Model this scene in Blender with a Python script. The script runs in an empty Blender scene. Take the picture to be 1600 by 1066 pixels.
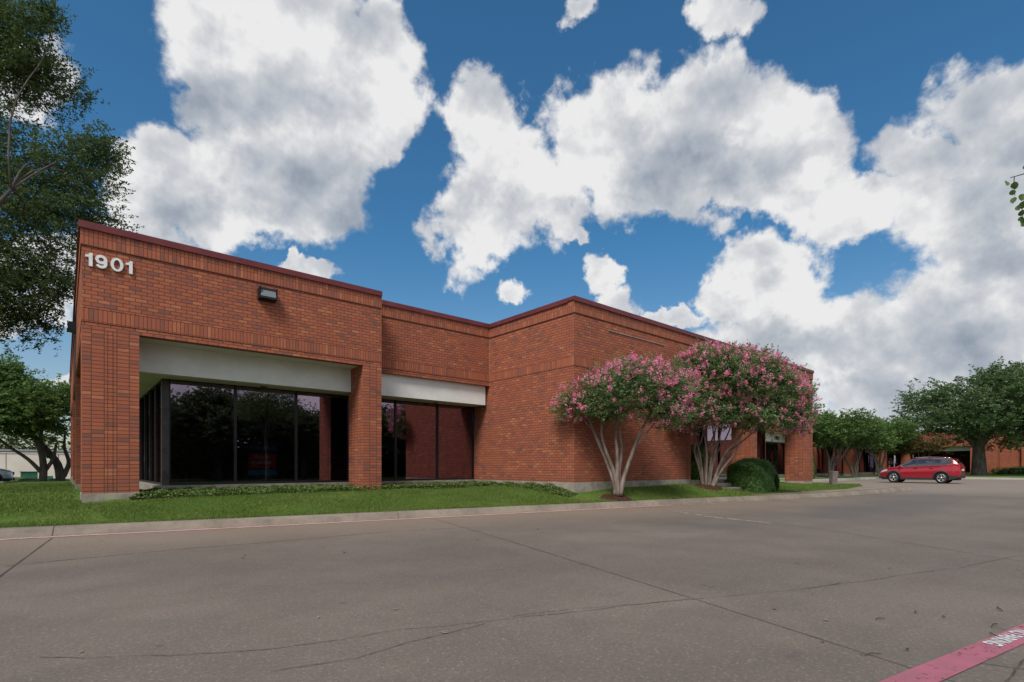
import bpy, math, random
import numpy as np
from mathutils import Vector, Matrix

S = bpy.context.scene
COL = S.collection
R = math.radians

# ------------------------------------------------------------------ camera
cam_d = bpy.data.cameras.new('camera')
cam = bpy.data.objects.new('camera', cam_d)
COL.objects.link(cam)
cam.location = (0, 0, 1.1)
cam.rotation_euler = (R(90), 0, R(-40.63))
cam_d.sensor_width = 36
cam_d.lens = 18.34
cam_d.shift_y = 0.123
cam_d.clip_start = 0.05
cam_d.clip_end = 3000
S.camera = cam

# ------------------------------------------------------------------ render / exposure
S.view_settings.view_transform = 'Standard'
S.view_settings.look = 'None'
S.view_settings.exposure = 0.6
S.view_settings.gamma = 1.0
S.cycles.max_bounces = 6
S.cycles.diffuse_bounces = 3
S.cycles.glossy_bounces = 3
S.cycles.transmission_bounces = 4
S.cycles.transparent_max_bounces = 8
S.cycles.use_denoising = True
S.cycles.use_adaptive_sampling = True
S.cycles.caustics_reflective = False
S.cycles.caustics_refractive = False

# ------------------------------------------------------------------ world: blue sky with broken cumulus
SUN_ELEV = 52.0
SUN_AZ = 238.0      # degrees, compass style, direction the sun stands in: measured from +Y towards +X
sdir = Vector((math.sin(R(SUN_AZ)) * math.cos(R(SUN_ELEV)), math.cos(R(SUN_AZ)) * math.cos(R(SUN_ELEV)), math.sin(R(SUN_ELEV))))
W = bpy.data.worlds.new('World')
S.world = W
W.use_nodes = True
nt = W.node_tree
nt.nodes.clear()

class NT:
    """small helper around a node tree"""
    def __init__(s, tree): s.t = tree
    def n(s, kind, **kw):
        x = s.t.nodes.new(kind)
        for k, v in kw.items(): setattr(x, k, v)
        return x
    def put(s, sock, v):
        if v is None: return
        if hasattr(v, 'is_output') or isinstance(v, bpy.types.NodeSocket): s.t.links.new(v, sock)
        elif isinstance(v, (tuple, list)) and len(v) == 3 and sock.type == 'RGBA': sock.default_value = (*v, 1)
        else: sock.default_value = v
    def math(s, op, a, b=None, c=None, clamp=False):
        x = s.n('ShaderNodeMath', operation=op, use_clamp=clamp)
        for i, v in enumerate((a, b, c)): s.put(x.inputs[i], v)
        return x.outputs[0]
    def vec(s, op, a, b=None, c=None):
        x = s.n('ShaderNodeVectorMath', operation=op)
        for i, v in enumerate((a, b, c)):
            if v is not None: s.put(x.inputs[i], v)
        return x.outputs['Value'] if op in ('DOT_PRODUCT', 'LENGTH', 'DISTANCE') else x.outputs['Vector']
    def comb(s, x, y, z=0.0):
        k = s.n('ShaderNodeCombineXYZ')
        for i, v in enumerate((x, y, z)): s.put(k.inputs[i], v)
        return k.outputs[0]
    def sep(s, v):
        k = s.n('ShaderNodeSeparateXYZ'); s.put(k.inputs[0], v)
        return k.outputs
    def noise(s, v, scale, detail=4.0, rough=0.5, dist=0.0, out=0, dim='3D', lac=2.0):
        k = s.n('ShaderNodeTexNoise', noise_dimensions=dim)
        s.put(k.inputs['Vector'], v)
        k.inputs['Scale'].default_value = scale; k.inputs['Detail'].default_value = detail
        k.inputs['Roughness'].default_value = rough; k.inputs['Distortion'].default_value = dist
        k.inputs['Lacunarity'].default_value = lac
        return k.outputs[out]
    def smooth(s, v, a, b, lo=0.0, hi=1.0):
        k = s.n('ShaderNodeMapRange', interpolation_type='SMOOTHSTEP')
        s.put(k.inputs[0], v)
        for i, q in zip((1, 2, 3, 4), (a, b, lo, hi)): s.put(k.inputs[i], q)
        return k.outputs[0]
    def mix(s, f, a, b, mode='MIX'):
        k = s.n('ShaderNodeMix', data_type='RGBA', blend_type=mode)
        s.put(k.inputs[0], f); s.put(k.inputs[6], a); s.put(k.inputs[7], b)
        return k.outputs[2]
    def ramp(s, f, stops, interp='LINEAR'):
        k = s.n('ShaderNodeValToRGB'); s.put(k.inputs[0], f)
        cr = k.color_ramp; cr.interpolation = interp
        while len(cr.elements) < len(stops): cr.elements.new(0.5)
        for e, (p, c) in zip(cr.elements, stops):
            e.position = p; e.color = (*c, 1)
        return k.outputs[0]

w = NT(nt)
geo = w.n('ShaderNodeTexCoord')
D = w.vec('NORMALIZE', geo.outputs['Generated'])
FWD = (0.6511, 0.7590, 0.0)
RGT = (0.7590, -0.6511, 0.0)
# clouds of the front sky: (x, y, rx, ry) on the sky chart, 1000 chart units = 45 degrees off the chart centre
CL = [(395, 50, 150, 140), (550, 120, 105, 105), (440, 225, 140, 115), (262, 262, 80, 72), (235, 335, 70, 60),
      (370, 325, 160, 62), (590, 165, 75, 66), (765, 200, 78, 80), (745, 362, 66, 76), (815, 275, 100, 100),
      (960, 220, 120, 85), (1050, 230, 130, 100), (1170, 205, 112, 90), (1250, 195, 85, 80), (1070, 305, 66, 60),
      (1220, 285, 130, 55), (1150, 40, 60, 40), (905, 12, 60, 34), (1590, 190, 140, 95), (1480, 250, 120, 60),
      (1400, 315, 170, 52), (1540, 350, 150, 100), (1560, 470, 150, 110), (1205, 430, 88, 66), (1140, 470, 52, 46),
      (1270, 500, 90, 60), (1210, 560, 140, 60), (1420, 580, 250, 110), (905, 378, 27, 24), (948, 436, 36, 36), (975, 480, 46, 34),
      (812, 457, 40, 28), (468, 412, 52, 15), (25, 120, 85, 55), (350, 165, 62, 62), (305, 285, 66, 52), (60, 430, 150, 70),
      (50, 620, 170, 18), (1060, 500, 60, 16), (1500, 640, 300, 70)]
GR = [(500, 285, 150, 90), (830, 345, 90, 60), (1340, 625, 200, 50), (1180, 520, 95, 40), (1580, 390, 130, 40), (380, 170, 120, 60), (1090, 260, 130, 50), (1300, 600, 90, 30), (1400, 612, 80, 34), (1500, 660, 200, 30), (1560, 230, 110, 50), (1250, 540, 90, 40), (300, 330, 80, 30)]
fd = w.vec('DOT_PRODUCT', D, FWD)
rd = w.vec('DOT_PRODUCT', D, RGT)
dz = w.sep(D)[2]
fdc = w.math('MAXIMUM', fd, 0.15)
wn1 = w.noise(D, 5.0, 2.0, 0.5, out=1)
u = w.math('DIVIDE', rd, fdc)
v = w.math('DIVIDE', dz, fdc)
P = w.comb(w.math('MULTIPLY_ADD', u, 0.815, 0.800), w.math('MULTIPLY_ADD', v, -0.815, 0.730))
wn2 = w.noise(D, 24.0, 5.0, 0.6, out=1)
P = w.vec('ADD', P, w.vec('MULTIPLY', w.vec('SUBTRACT', wn2, (0.5, 0.5, 0.5)), (0.070, 0.070, 0)))
Pw = w.vec('ADD', P, w.vec('MULTIPLY', w.vec('SUBTRACT', wn1, (0.5, 0.5, 0.5)), (0.11, 0.11, 0)))
acc = None
for (x, y, rx, ry) in CL:
    sx, sy = 1000.0 / rx, 1000.0 / ry
    q = w.vec('LENGTH', w.vec('MULTIPLY_ADD', Pw, (sx, sy, 0), (-x / rx, -y / ry, 0)))
    if y < 60 and 900 < x < 1200: q = w.math('ADD', q, 0.42)
    if rx < 50: q = w.math('ADD', q, 0.38)
    acc = q if acc is None else w.math('MINIMUM', acc, q)
gacc = None
for (x, y, rx, ry) in GR:
    q = w.vec('LENGTH', w.vec('MULTIPLY_ADD', Pw, (1000.0 / rx, 1000.0 / ry, 0), (-x / rx, -y / ry, 0)))
    gacc = q if gacc is None else w.math('MINIMUM', gacc, q)
front = w.smooth(fd, 0.40, 0.56)
backf = w.math('MULTIPLY_ADD', w.noise(D, 2.6, 2.0, 0.5), -6.0, 3.85)
rr = w.math('ADD', w.math('MULTIPLY', acc, front), w.math('MULTIPLY', backf, w.math('SUBTRACT', 1.0, front)))
field = w.math('SUBTRACT', 1.22, rr)
n1 = w.noise(D, 9.0, 10.0, 0.57, 0.0)
n1b = w.noise(w.vec('ADD', D, (-0.006, -0.004, 0.0075)), 9.0, 8.0, 0.57, 0.0)
nA = w.noise(D, 5.5, 5.0, 0.46, 0.0)
nB = w.noise(w.vec('ADD', D, (-0.026, -0.016, 0.032)), 5.5, 5.0, 0.46, 0.0)
dens = w.math('ADD', w.math('MULTIPLY', field, 0.80), w.math('MULTIPLY_ADD', n1, 1.9, -0.98))
alpha = w.smooth(dens, -0.04, 0.26)
relief = w.math('SUBTRACT', nA, nB)
gray = w.smooth(gacc, 1.3, 0.2)
Dv = w.vec('ADD', D, w.vec('MULTIPLY', w.vec('SUBTRACT', wn2, (0.5, 0.5, 0.5)), (0.09, 0.09, 0.09)))
bil = None
for vs, vk in ((11.0, 0.42), (25.0, 0.22)):
    vo = w.n('ShaderNodeTexVoronoi', feature='SMOOTH_F1')
    w.put(vo.inputs['Vector'], w.vec('ADD', Dv, (0.012, 0.008, -0.016 * 11.0 / vs)))
    vo.inputs['Scale'].default_value = vs; vo.inputs['Smoothness'].default_value = 0.35
    t_ = w.math('MULTIPLY', w.math('SUBTRACT', 0.42, vo.outputs['Distance']), vk)
    bil = t_ if bil is None else w.math('ADD', bil, t_)
lowg = w.noise(D, 4.2, 4.0, 0.55, 0.0)
sh = w.math('MULTIPLY_ADD', relief, 2.8, 0.86)
sh = w.math('MULTIPLY_ADD', w.math('SUBTRACT', n1, n1b), 1.5, sh)
sh = w.math('MULTIPLY_ADD', gray, -0.42, sh)
sh = w.math('ADD', sh, bil)
sh = w.math('MULTIPLY_ADD', w.math('SUBTRACT', lowg, 0.5), -0.75, sh)
sh = w.math('MULTIPLY_ADD', w.smooth(dens, 0.55, 0.15), 0.12, sh)
ccol = w.ramp(sh, [(0.0, (0.28, 0.33, 0.40)), (0.35, (0.42, 0.46, 0.52)), (0.7, (0.60, 0.62, 0.655)), (1.0, (0.83, 0.83, 0.83))])
sky = w.n('ShaderNodeTexSky', sky_type='NISHITA')
sky.sun_disc = False
sky.sun_elevation = R(SUN_ELEV)
sky.sun_rotation = R(SUN_AZ)
sky.air_density = 1.2
sky.dust_density = 0.6
sky.ozone_density = 2.0
bg1 = w.n('ShaderNodeBackground')
lowsky = w.smooth(w.math('ABSOLUTE', dz), 0.42, 0.0)
deep = w.mix(1.0, sky.outputs[0], w.mix(lowsky, (0.42, 0.91, 1.15), (1.02, 1.02, 1.10)), 'MULTIPLY')
nt.links.new(deep, bg1.inputs[0])
bg1.inputs[1].default_value = 0.060
bg2 = w.n('ShaderNodeBackground')
nt.links.new(ccol, bg2.inputs[0])
bg2.inputs[1].default_value = 0.66
mx = w.n('ShaderNodeMixShader')
nt.links.new(alpha, mx.inputs[0]); nt.links.new(bg1.outputs[0], mx.inputs[1]); nt.links.new(bg2.outputs[0], mx.inputs[2])
wo = w.n('ShaderNodeOutputWorld')
nt.links.new(mx.outputs[0], wo.inputs[0])
W.cycles.sampling_method = 'MANUAL'
W.cycles.sample_map_resolution = 512

# ------------------------------------------------------------------ sun, soft behind thin cloud
sd = bpy.data.lights.new('sun', 'SUN')
sd.energy = 2.2
sd.angle = R(20)
sd.color = (1.0, 0.94, 0.86)
sun = bpy.data.objects.new('sun', sd)
COL.objects.link(sun)
sun.rotation_euler = sdir.to_track_quat('Z', 'Y').to_euler()

# ================================================================== helpers
def newmat(name, rough=0.6, spec=0.3, metal=0.0, color=(0.5, 0.5, 0.5)):
    m = bpy.data.materials.new(name); m.use_nodes = True
    m.node_tree.nodes.clear()
    k = NT(m.node_tree)
    b = k.n('ShaderNodeBsdfPrincipled'); o = k.n('ShaderNodeOutputMaterial')
    m.node_tree.links.new(b.outputs[0], o.inputs[0])
    b.inputs['Roughness'].default_value = rough
    b.inputs['Specular IOR Level'].default_value = spec
    b.inputs['Metallic'].default_value = metal
    b.inputs['Base Color'].default_value = (*color, 1)
    return m, k, b

def bump(k, b, h, strength=0.4, dist=0.01):
    n = k.n('ShaderNodeBump'); n.inputs['Strength'].default_value = strength; n.inputs['Distance'].default_value = dist
    k.put(n.inputs['Height'], h); k.put(b.inputs['Normal'], n.outputs[0])

def objco(k): return k.n('ShaderNodeNewGeometry').outputs['Position']

def mottled(name, c1, c2, scale=3.0, rough=0.7, spec=0.3, metal=0.0, bstr=0.15, detail=6.0):
    m, k, b = newmat(name, rough, spec, metal)
    co = k.n('ShaderNodeTexCoord').outputs['Object']
    n = k.noise(co, scale, detail, 0.6)
    k.put(b.inputs['Base Color'], k.mix(k.smooth(n, 0.35, 0.65), c1, c2))
    if bstr: bump(k, b, k.noise(co, scale * 12, 3, 0.6), bstr, 0.01)
    return m

def brick_mat(name, bw=0.203, bh=0.0765, off=0.5, joint=0.0105, swap=False, seed=0.0, tone=1.0):
    m, k, b = newmat(name, 0.85, 0.25)
    uv = k.n('ShaderNodeUVMap').outputs[0]
    s = k.sep(uv)
    U, V = (s[1], s[0]) if swap else (s[0], s[1])
    Vn = k.math('DIVIDE', V, bh); row = k.math('FLOOR', Vn)
    Un = k.math('ADD', k.math('DIVIDE', U, bw), k.math('MULTIPLY', k.math('FLOORED_MODULO', row, 2.0), off))
    col = k.math('FLOOR', Un)
    fu = k.math('FRACT', Un); fv = k.math('FRACT', Vn)
    du = k.math('MULTIPLY', k.math('MINIMUM', fu, k.math('SUBTRACT', 1.0, fu)), bw)
    dv = k.math('MULTIPLY', k.math('MINIMUM', fv, k.math('SUBTRACT', 1.0, fv)), bh)
    wob = k.math('MULTIPLY', k.math('SUBTRACT', k.noise(uv, 60.0, 2.0), 0.5), 0.004)
    d = k.math('ADD', k.math('MINIMUM', du, dv), wob)
    mort = k.smooth(d, joint * 1.0, joint * 0.45)
    wn = k.n('ShaderNodeTexWhiteNoise', noise_dimensions='3D')
    k.put(wn.inputs['Vector'], k.comb(col, row, seed))
    rnd = wn.outputs['Value']
    big = k.noise(uv, 1.1, 4.0, 0.6)
    pick = k.math('ADD', rnd, k.math('MULTIPLY', k.math('SUBTRACT', big, 0.5), 0.55))
    t = tone
    bc = k.ramp(pick, [(0.0, (0.21 * t, 0.098 * t, 0.076 * t)), (0.10, (0.30 * t, 0.105 * t, 0.072 * t)), (0.30, (0.36 * t, 0.110 * t, 0.064 * t)),
                       (0.65, (0.395 * t, 0.120 * t, 0.064 * t)), (0.9, (0.43 * t, 0.138 * t, 0.070 * t)), (1.0, (0.48 * t, 0.185 * t, 0.095 * t))])
    spk = k.noise(uv, 95.0, 4.0, 0.7)
    bc = k.mix(k.math('MULTIPLY', k.smooth(k.noise(uv, 7.0, 4.0, 0.6), 0.4, 0.7), 0.25), bc, (0.30, 0.105, 0.068))
    bc = k.mix(k.math('MULTIPLY', k.smooth(spk, 0.50, 0.72), 0.30), bc, (0.17, 0.07, 0.05))
    bc = k.mix(k.math('MULTIPLY', k.smooth(k.noise(uv, 0.45, 5.0, 0.65), 0.5, 0.8), 0.22), bc, (0.18, 0.085, 0.065))
    # rain streaks under the coping and splash dirt at the foot
    zz = s[1]
    stv = k.vec('MULTIPLY', uv, (5.0, 0.22, 1.0))
    stk = k.math('MULTIPLY', k.smooth(k.noise(stv, 1.6, 5.0, 0.65), 0.48, 0.72), k.smooth(zz, 4.2, 5.8))
    bc = k.mix(k.math('MULTIPLY', stk, 0.42), bc, (0.115, 0.055, 0.045))
    foot = k.math('MULTIPLY', k.smooth(zz, 1.15, 0.5), k.smooth(k.noise(uv, 2.5, 4.0, 0.6), 0.3, 0.65))
    bc = k.mix(k.math('MULTIPLY', foot, 0.32), bc, (0.17, 0.095, 0.07))
    mc = k.mix(k.noise(uv, 25.0, 3.0), (0.12, 0.045, 0.030), (0.19, 0.075, 0.050))
    k.put(b.inputs['Base Color'], k.mix(mort, bc, mc))
    h = k.math('ADD', k.math('MULTIPLY', mort, -1.0), k.math('MULTIPLY', spk, 0.35))
    bump(k, b, h, 0.6, 0.006)
    return m

M = {}
M['brick'] = brick_mat('brick running bond')
M['brick_stack'] = brick_mat('brick pier bond', off=0.0, seed=3.0)
M['brick_soldier'] = brick_mat('brick soldier course', bw=0.1825, bh=0.0735, off=0.0, swap=True, seed=5.0, joint=0.0085)
M['brick_soldier_low'] = brick_mat('brick soldier course long', bw=0.285, bh=0.0735, off=0.0, swap=True, seed=8.0, joint=0.0085)
M['coping'] = mottled('painted metal coping', (0.125, 0.022, 0.026), (0.165, 0.032, 0.036), 1.5, 0.45, 0.4, 0.0, 0.03)
M['stucco'] = mottled('white stucco', (0.72, 0.73, 0.71), (0.80, 0.81, 0.79), 2.2, 0.85, 0.2, 0.0, 0.25)
M['soffit'] = mottled('soffit paint', (0.60, 0.60, 0.57), (0.68, 0.68, 0.65), 1.2, 0.85, 0.2, 0.0, 0.15)
M['found'] = mottled('foundation concrete', (0.24, 0.215, 0.18), (0.37, 0.34, 0.29), 3.5, 0.9, 0.2, 0.0, 0.5)
M['bronze'] = mottled('dark bronze aluminium', (0.018, 0.017, 0.018), (0.026, 0.024, 0.026), 6.0, 0.4, 0.5, 0.3, 0.0)
M['bronze_light'] = mottled('weathered aluminium post', (0.055, 0.053, 0.055), (0.09, 0.085, 0.085), 5.0, 0.5, 0.5, 0.3, 0.0)
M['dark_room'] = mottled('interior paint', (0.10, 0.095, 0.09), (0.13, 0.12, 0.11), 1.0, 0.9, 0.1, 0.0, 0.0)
M['roof'] = mottled('roof membrane', (0.25, 0.24, 0.23), (0.33, 0.32, 0.30), 0.8, 0.9, 0.2, 0.0, 0.1)
M['sealant'] = mottled('pale sealant', (0.30, 0.20, 0.15), (0.40, 0.28, 0.2), 6.0, 0.8, 0.2, 0.0, 0.0)
M['joint_dark'] = mottled('dark sealant', (0.035, 0.022, 0.018), (0.06, 0.035, 0.03), 6.0, 0.8, 0.2, 0.0, 0.0)
M['white_paint'] = mottled('white enamel', (0.74, 0.76, 0.76), (0.82, 0.83, 0.83), 9.0, 0.4, 0.4, 0.0, 0.0)
M['black_paint'] = mottled('black enamel', (0.012, 0.012, 0.013), (0.02, 0.02, 0.02), 9.0, 0.5, 0.4, 0.0, 0.0)
M['cream'] = mottled('cream stucco', (0.62, 0.58, 0.50), (0.70, 0.66, 0.58), 0.6, 0.9, 0.2, 0.0, 0.1)
M['steel'] = mottled('galvanised steel', (0.32, 0.34, 0.35), (0.42, 0.44, 0.45), 8.0, 0.45, 0.5, 0.6, 0.0)
M['green_metal'] = mottled('green enamel', (0.02, 0.11, 0.065), (0.03, 0.14, 0.085), 3.0, 0.5, 0.4, 0.0, 0.0)
M['gray_box'] = mottled('weathered gray enamel', (0.15, 0.12, 0.115), (0.22, 0.18, 0.17), 5.0, 0.6, 0.3, 0.0, 0.2)
M['mulch'] = mottled('bark mulch', (0.035, 0.018, 0.012), (0.09, 0.045, 0.03), 20.0, 0.95, 0.1, 0.0, 0.9)
M['soil'] = mottled('dark soil', (0.02, 0.022, 0.012), (0.045, 0.04, 0.022), 14.0, 0.95, 0.1, 0.0, 0.9)  # dark soil colour, also fills the hedge and wall cores

def glass_mat(name, tint, refl, trans):
    m = bpy.data.materials.new(name); m.use_nodes = True; m.node_tree.nodes.clear()
    k = NT(m.node_tree)
    tr = k.n('ShaderNodeBsdfTransparent'); tr.inputs[0].default_value = (*trans, 1)
    gl = k.n('ShaderNodeBsdfGlossy'); gl.inputs[0].default_value = (*tint, 1); gl.inputs['Roughness'].default_value = 0.004
    co = k.n('ShaderNodeTexCoord').outputs['Object']
    bp = k.n('ShaderNodeBump'); bp.inputs['Strength'].default_value = 0.12; bp.inputs['Distance'].default_value = 0.01
    k.put(bp.inputs['Height'], k.noise(co, 0.9, 1.0, 0.4)); k.put(gl.inputs['Normal'], bp.outputs[0])
    lw = k.n('ShaderNodeLayerWeight'); lw.inputs[0].default_value = 0.35
    f = k.smooth(lw.outputs['Facing'], 0.0, 1.0, refl, min(1.0, refl + 0.16))
    mx_ = k.n('ShaderNodeMixShader'); o = k.n('ShaderNodeOutputMaterial')
    k.put(mx_.inputs[0], f); k.put(mx_.inputs[1], tr.outputs[0]); k.put(mx_.inputs[2], gl.outputs[0])
    k.put(o.inputs[0], mx_.outputs[0])
    return m
M['glass'] = glass_mat('bronze tinted glass', (0.62, 0.51, 0.65), 0.31, (0.62, 0.60, 0.62))

def tagof(o, label=None, cat=None, group=None, kind=None):
    if label: o['label'] = label
    if cat: o['category'] = cat
    if group: o['group'] = group
    if kind: o['kind'] = kind
    return o

def empty(name, loc=(0, 0, 0), label=None, cat=None, group=None, rz=0.0):
    o = bpy.data.objects.new(name, None); COL.objects.link(o)
    o.location = loc; o.rotation_euler = (0, 0, rz); o.empty_display_size = 0.3
    return tagof(o, label, cat, group)

class MB:
    """collects faces, makes one mesh with metre UVs"""
    def __init__(s): s.v = []; s.f = []; s.sm = []
    def quad(s, *p, smooth=False):
        i = len(s.v); s.v += [tuple(q) for q in p]; s.f.append(tuple(range(i, i + len(p)))); s.sm.append(smooth)
    def box(s, x0, x1, y0, y1, z0, z1):
        i = len(s.v)
        s.v += [(x0, y0, z0), (x1, y0, z0), (x1, y1, z0), (x0, y1, z0), (x0, y0, z1), (x1, y0, z1), (x1, y1, z1), (x0, y1, z1)]
        for q in ((0, 3, 2, 1), (4, 5, 6, 7), (0, 1, 5, 4), (1, 2, 6, 5), (2, 3, 7, 6), (3, 0, 4, 7)):
            s.f.append(tuple(i + a for a in q)); s.sm.append(False)
        return s
    def obox(s, c, ax, ay, az, hx, hy, hz):
        """box from centre, three axes, half sizes"""
        c, ax, ay, az = map(Vector, (c, ax, ay, az)); i = len(s.v)
        for dz_ in (-1, 1):
            for dx, dy in ((-1, -1), (1, -1), (1, 1), (-1, 1)):
                s.v.append(tuple(c + ax * dx * hx + ay * dy * hy + az * dz_ * hz))
        for q in ((0, 3, 2, 1), (4, 5, 6, 7), (0, 1, 5, 4), (1, 2, 6, 5), (2, 3, 7, 6), (3, 0, 4, 7)):
            s.f.append(tuple(i + a for a in q)); s.sm.append(False)
        return s
    def tube(s, pts, rad, n=8, cap=True):
        pts = [Vector(p) for p in pts]; base = len(s.v)
        up = Vector((0.31, 0.17, 0.93)).normalized()
        for i, p in enumerate(pts):
            t = (pts[min(i + 1, len(pts) - 1)] - pts[max(i - 1, 0)])
            t = t.normalized() if t.length > 1e-9 else Vector((0, 0, 1))
            a = t.cross(up)
            if a.length < 0.05: a = t.cross(Vector((1, 0, 0)))
            a.normalize(); b = t.cross(a)
            r = rad[i] if hasattr(rad, '__len__') else rad
            for j in range(n):
                an = 2 * math.pi * j / n
                s.v.append(tuple(p + (a * math.cos(an) + b * math.sin(an)) * r))
        for i in range(len(pts) - 1):
            for j in range(n):
                s.f.append((base + i * n + j, base + i * n + (j + 1) % n, base + (i + 1) * n + (j + 1) % n, base + (i + 1) * n + j)); s.sm.append(True)
        if cap:
            s.f.append(tuple(base + j for j in range(n))[::-1]); s.sm.append(False)
            s.f.append(tuple(base + (len(pts) - 1) * n + j for j in range(n))); s.sm.append(False)
        return s
    def lathe(s, prof, c, axis='y', n=24):
        """prof: list of (radius, offset along axis)"""
        base = len(s.v)
        for (r, h) in prof:
            for j in range(n):
                a = 2 * math.pi * j / n; ca, sa = math.cos(a) * r, math.sin(a) * r
                d = {'y': (ca, h, sa), 'x': (h, ca, sa), 'z': (ca, sa, h)}[axis]
                s.v.append((c[0] + d[0], c[1] + d[1], c[2] + d[2]))
        for i in range(len(prof) - 1):
            for j in range(n):
                s.f.append((base + i * n + j, base + i * n + (j + 1) % n, base + (i + 1) * n + (j + 1) % n, base + (i + 1) * n + j)); s.sm.append(True)
        return s
    def grid(s, P_, smooth=True):
        """P_: 2-D list of points"""
        base = len(s.v); m_, n_ = len(P_), len(P_[0])
        for r_ in P_: s.v += [tuple(p) for p in r_]
        for i in range(m_ - 1):
            for j in range(n_ - 1):
                s.f.append((base + i * n_ + j, base + i * n_ + j + 1, base + (i + 1) * n_ + j + 1, base + (i + 1) * n_ + j)); s.sm.append(smooth)
        return s
    def build(s, name, mat, parent=None, uv=True, recalc=False, world=True, bevel=0.0):
        me = bpy.data.meshes.new(name)
        o0 = Vector((0, 0, 0))
        if parent is not None and world:
            o0 = parent.location.copy()
            if parent.parent is not None: o0 += parent.parent.location
        vs = [(a - o0.x, b - o0.y, c - o0.z) for a, b, c in s.v]
        me.from_pydata(vs, [], s.f); me.update()
        me.polygons.foreach_set('use_smooth', s.sm)
        if recalc:
            import bmesh
            bm = bmesh.new(); bm.from_mesh(me); bmesh.ops.remove_doubles(bm, verts=bm.verts, dist=1e-5)
            bmesh.ops.recalc_face_normals(bm, faces=bm.faces); bm.to_mesh(me); bm.free()
        if uv:
            lay = me.uv_layers.new(name='UVMap')
            for p in me.polygons:
                n = p.normal
                for li in p.loop_indices:
                    a, b, c = me.vertices[me.loops[li].vertex_index].co
                    a += o0.x; b += o0.y; c += o0.z
                    lay.data[li].uv = (a, b) if abs(n.z) > 0.7 else ((b, c) if abs(n.x) > abs(n.y) else (a, c))
        me.materials.append(mat)
        o = bpy.data.objects.new(name, me); COL.objects.link(o)
        if parent is not None: o.parent = parent
        if bevel:
            bv = o.modifiers.new('bevel', 'BEVEL'); bv.width = bevel; bv.segments = 2; bv.limit_method = 'ANGLE'
        return o

def build_boxes(self, name, mat, parent):
    """every box collected so far becomes a part of its own"""
    for i in range(0, len(self.v), 8):
        q = MB(); q.v = self.v[i:i + 8]; q.f = [tuple(a - i for a in f) for f in self.f[i // 8 * 6:i // 8 * 6 + 6]]; q.sm = [False] * 6
        q.build(name, mat, parent)
MB.build_boxes = build_boxes

def np_mesh(name, verts, quads, mat, parent=None, smooth=False):
    me = bpy.data.meshes.new(name)
    nv, nf = len(verts), len(quads); k = quads.shape[1]
    me.vertices.add(nv); me.vertices.foreach_set('co', np.asarray(verts, np.float32).ravel())
    me.loops.add(nf * k); me.loops.foreach_set('vertex_index', np.asarray(quads, np.int32).ravel())
    me.polygons.add(nf); me.polygons.foreach_set('loop_start', np.arange(nf, dtype=np.int32) * k)
    me.polygons.foreach_set('use_smooth', np.full(nf, smooth, dtype=bool))
    me.update(calc_edges=True); me.validate()
    me.materials.append(mat)
    o = bpy.data.objects.new(name, me); COL.objects.link(o)
    if parent is not None: o.parent = parent
    return o

def text_obj(name, body, size, ext, offset, mat, parent, mtx, sx=1.0):
    c = bpy.data.curves.new(name, 'FONT'); c.body = body; c.size = size; c.extrude = ext; c.offset = offset
    c.resolution_u = 4
    t = bpy.data.objects.new(name, c); COL.objects.link(t)
    dg = bpy.context.evaluated_depsgraph_get()
    me = bpy.data.meshes.new_from_object(t.evaluated_get(dg))
    bpy.data.objects.remove(t); bpy.data.curves.remove(c)
    me.transform(mtx @ Matrix.Diagonal((sx, 1, 1, 1)))
    me.materials.clear(); me.materials.append(mat)
    o = bpy.data.objects.new(name, me); COL.objects.link(o)
    if parent is not None:
        o.parent = parent
        me.transform(Matrix.Translation(-parent.location))
    return o

# ================================================================== ground, road, kerb, lawn
KB = [(-32, 16.7), (-12, 13.15), (-0.74, 11.06), (4, 10.12), (8, 9.38), (12.1, 8.66), (14.5, 8.26), (16.5, 7.78), (19, 7.22), (22.1, 6.78), (26, 6.5), (29.8, 6.42), (32.5, 6.8)]
def kb(x):
    for (a, b), (c, d) in zip(KB, KB[1:]):
        if x <= c: return b + (d - b) * (x - a) / (c - a)
    return KB[-1][1]
def lawn_front(x):
    y = kb(x) + 0.29
    if x > 16.5: y = max(y, np.interp(x, [16.5, 20.3, 25.3, 30, 33], [7.95, 7.95, 7.55, 8.3, 9.3]))
    return float(y)
def lawn_back(x):
    return float(np.interp(x, [-32, -0.01, 0, 29.0, 31, 33], [46, 46, 46, 14.2, 12.0, 10.2])) if x > 28.9 or x < 0.3 else 16.0
def lawn_z(x, y):
    f = lawn_front(x); L = float(np.interp(x, [9.5, 11, 17, 20, 26], [2.6, 1.5, 1.5, 2.6, 4.0]))
    T = float(np.interp(x, [-4, 0, 18, 23, 28, 32], [0.40, 0.47, 0.47, 0.40, 0.30, 0.17]))
    if y > 26 and x < 0.5:
        e = min(1.0, (y - 26) / 8.0); T = T + (0.30 - T) * e
        if x < -1.8: T = T + (0.0 - T) * e * min(1.0, (-1.8 - x) / 2.0)
    t = max(0.0, min(1.0, (y - f) / L)); t = t * t * (3 - 2 * t)
    return 0.155 + (T - 0.155) * t

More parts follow.
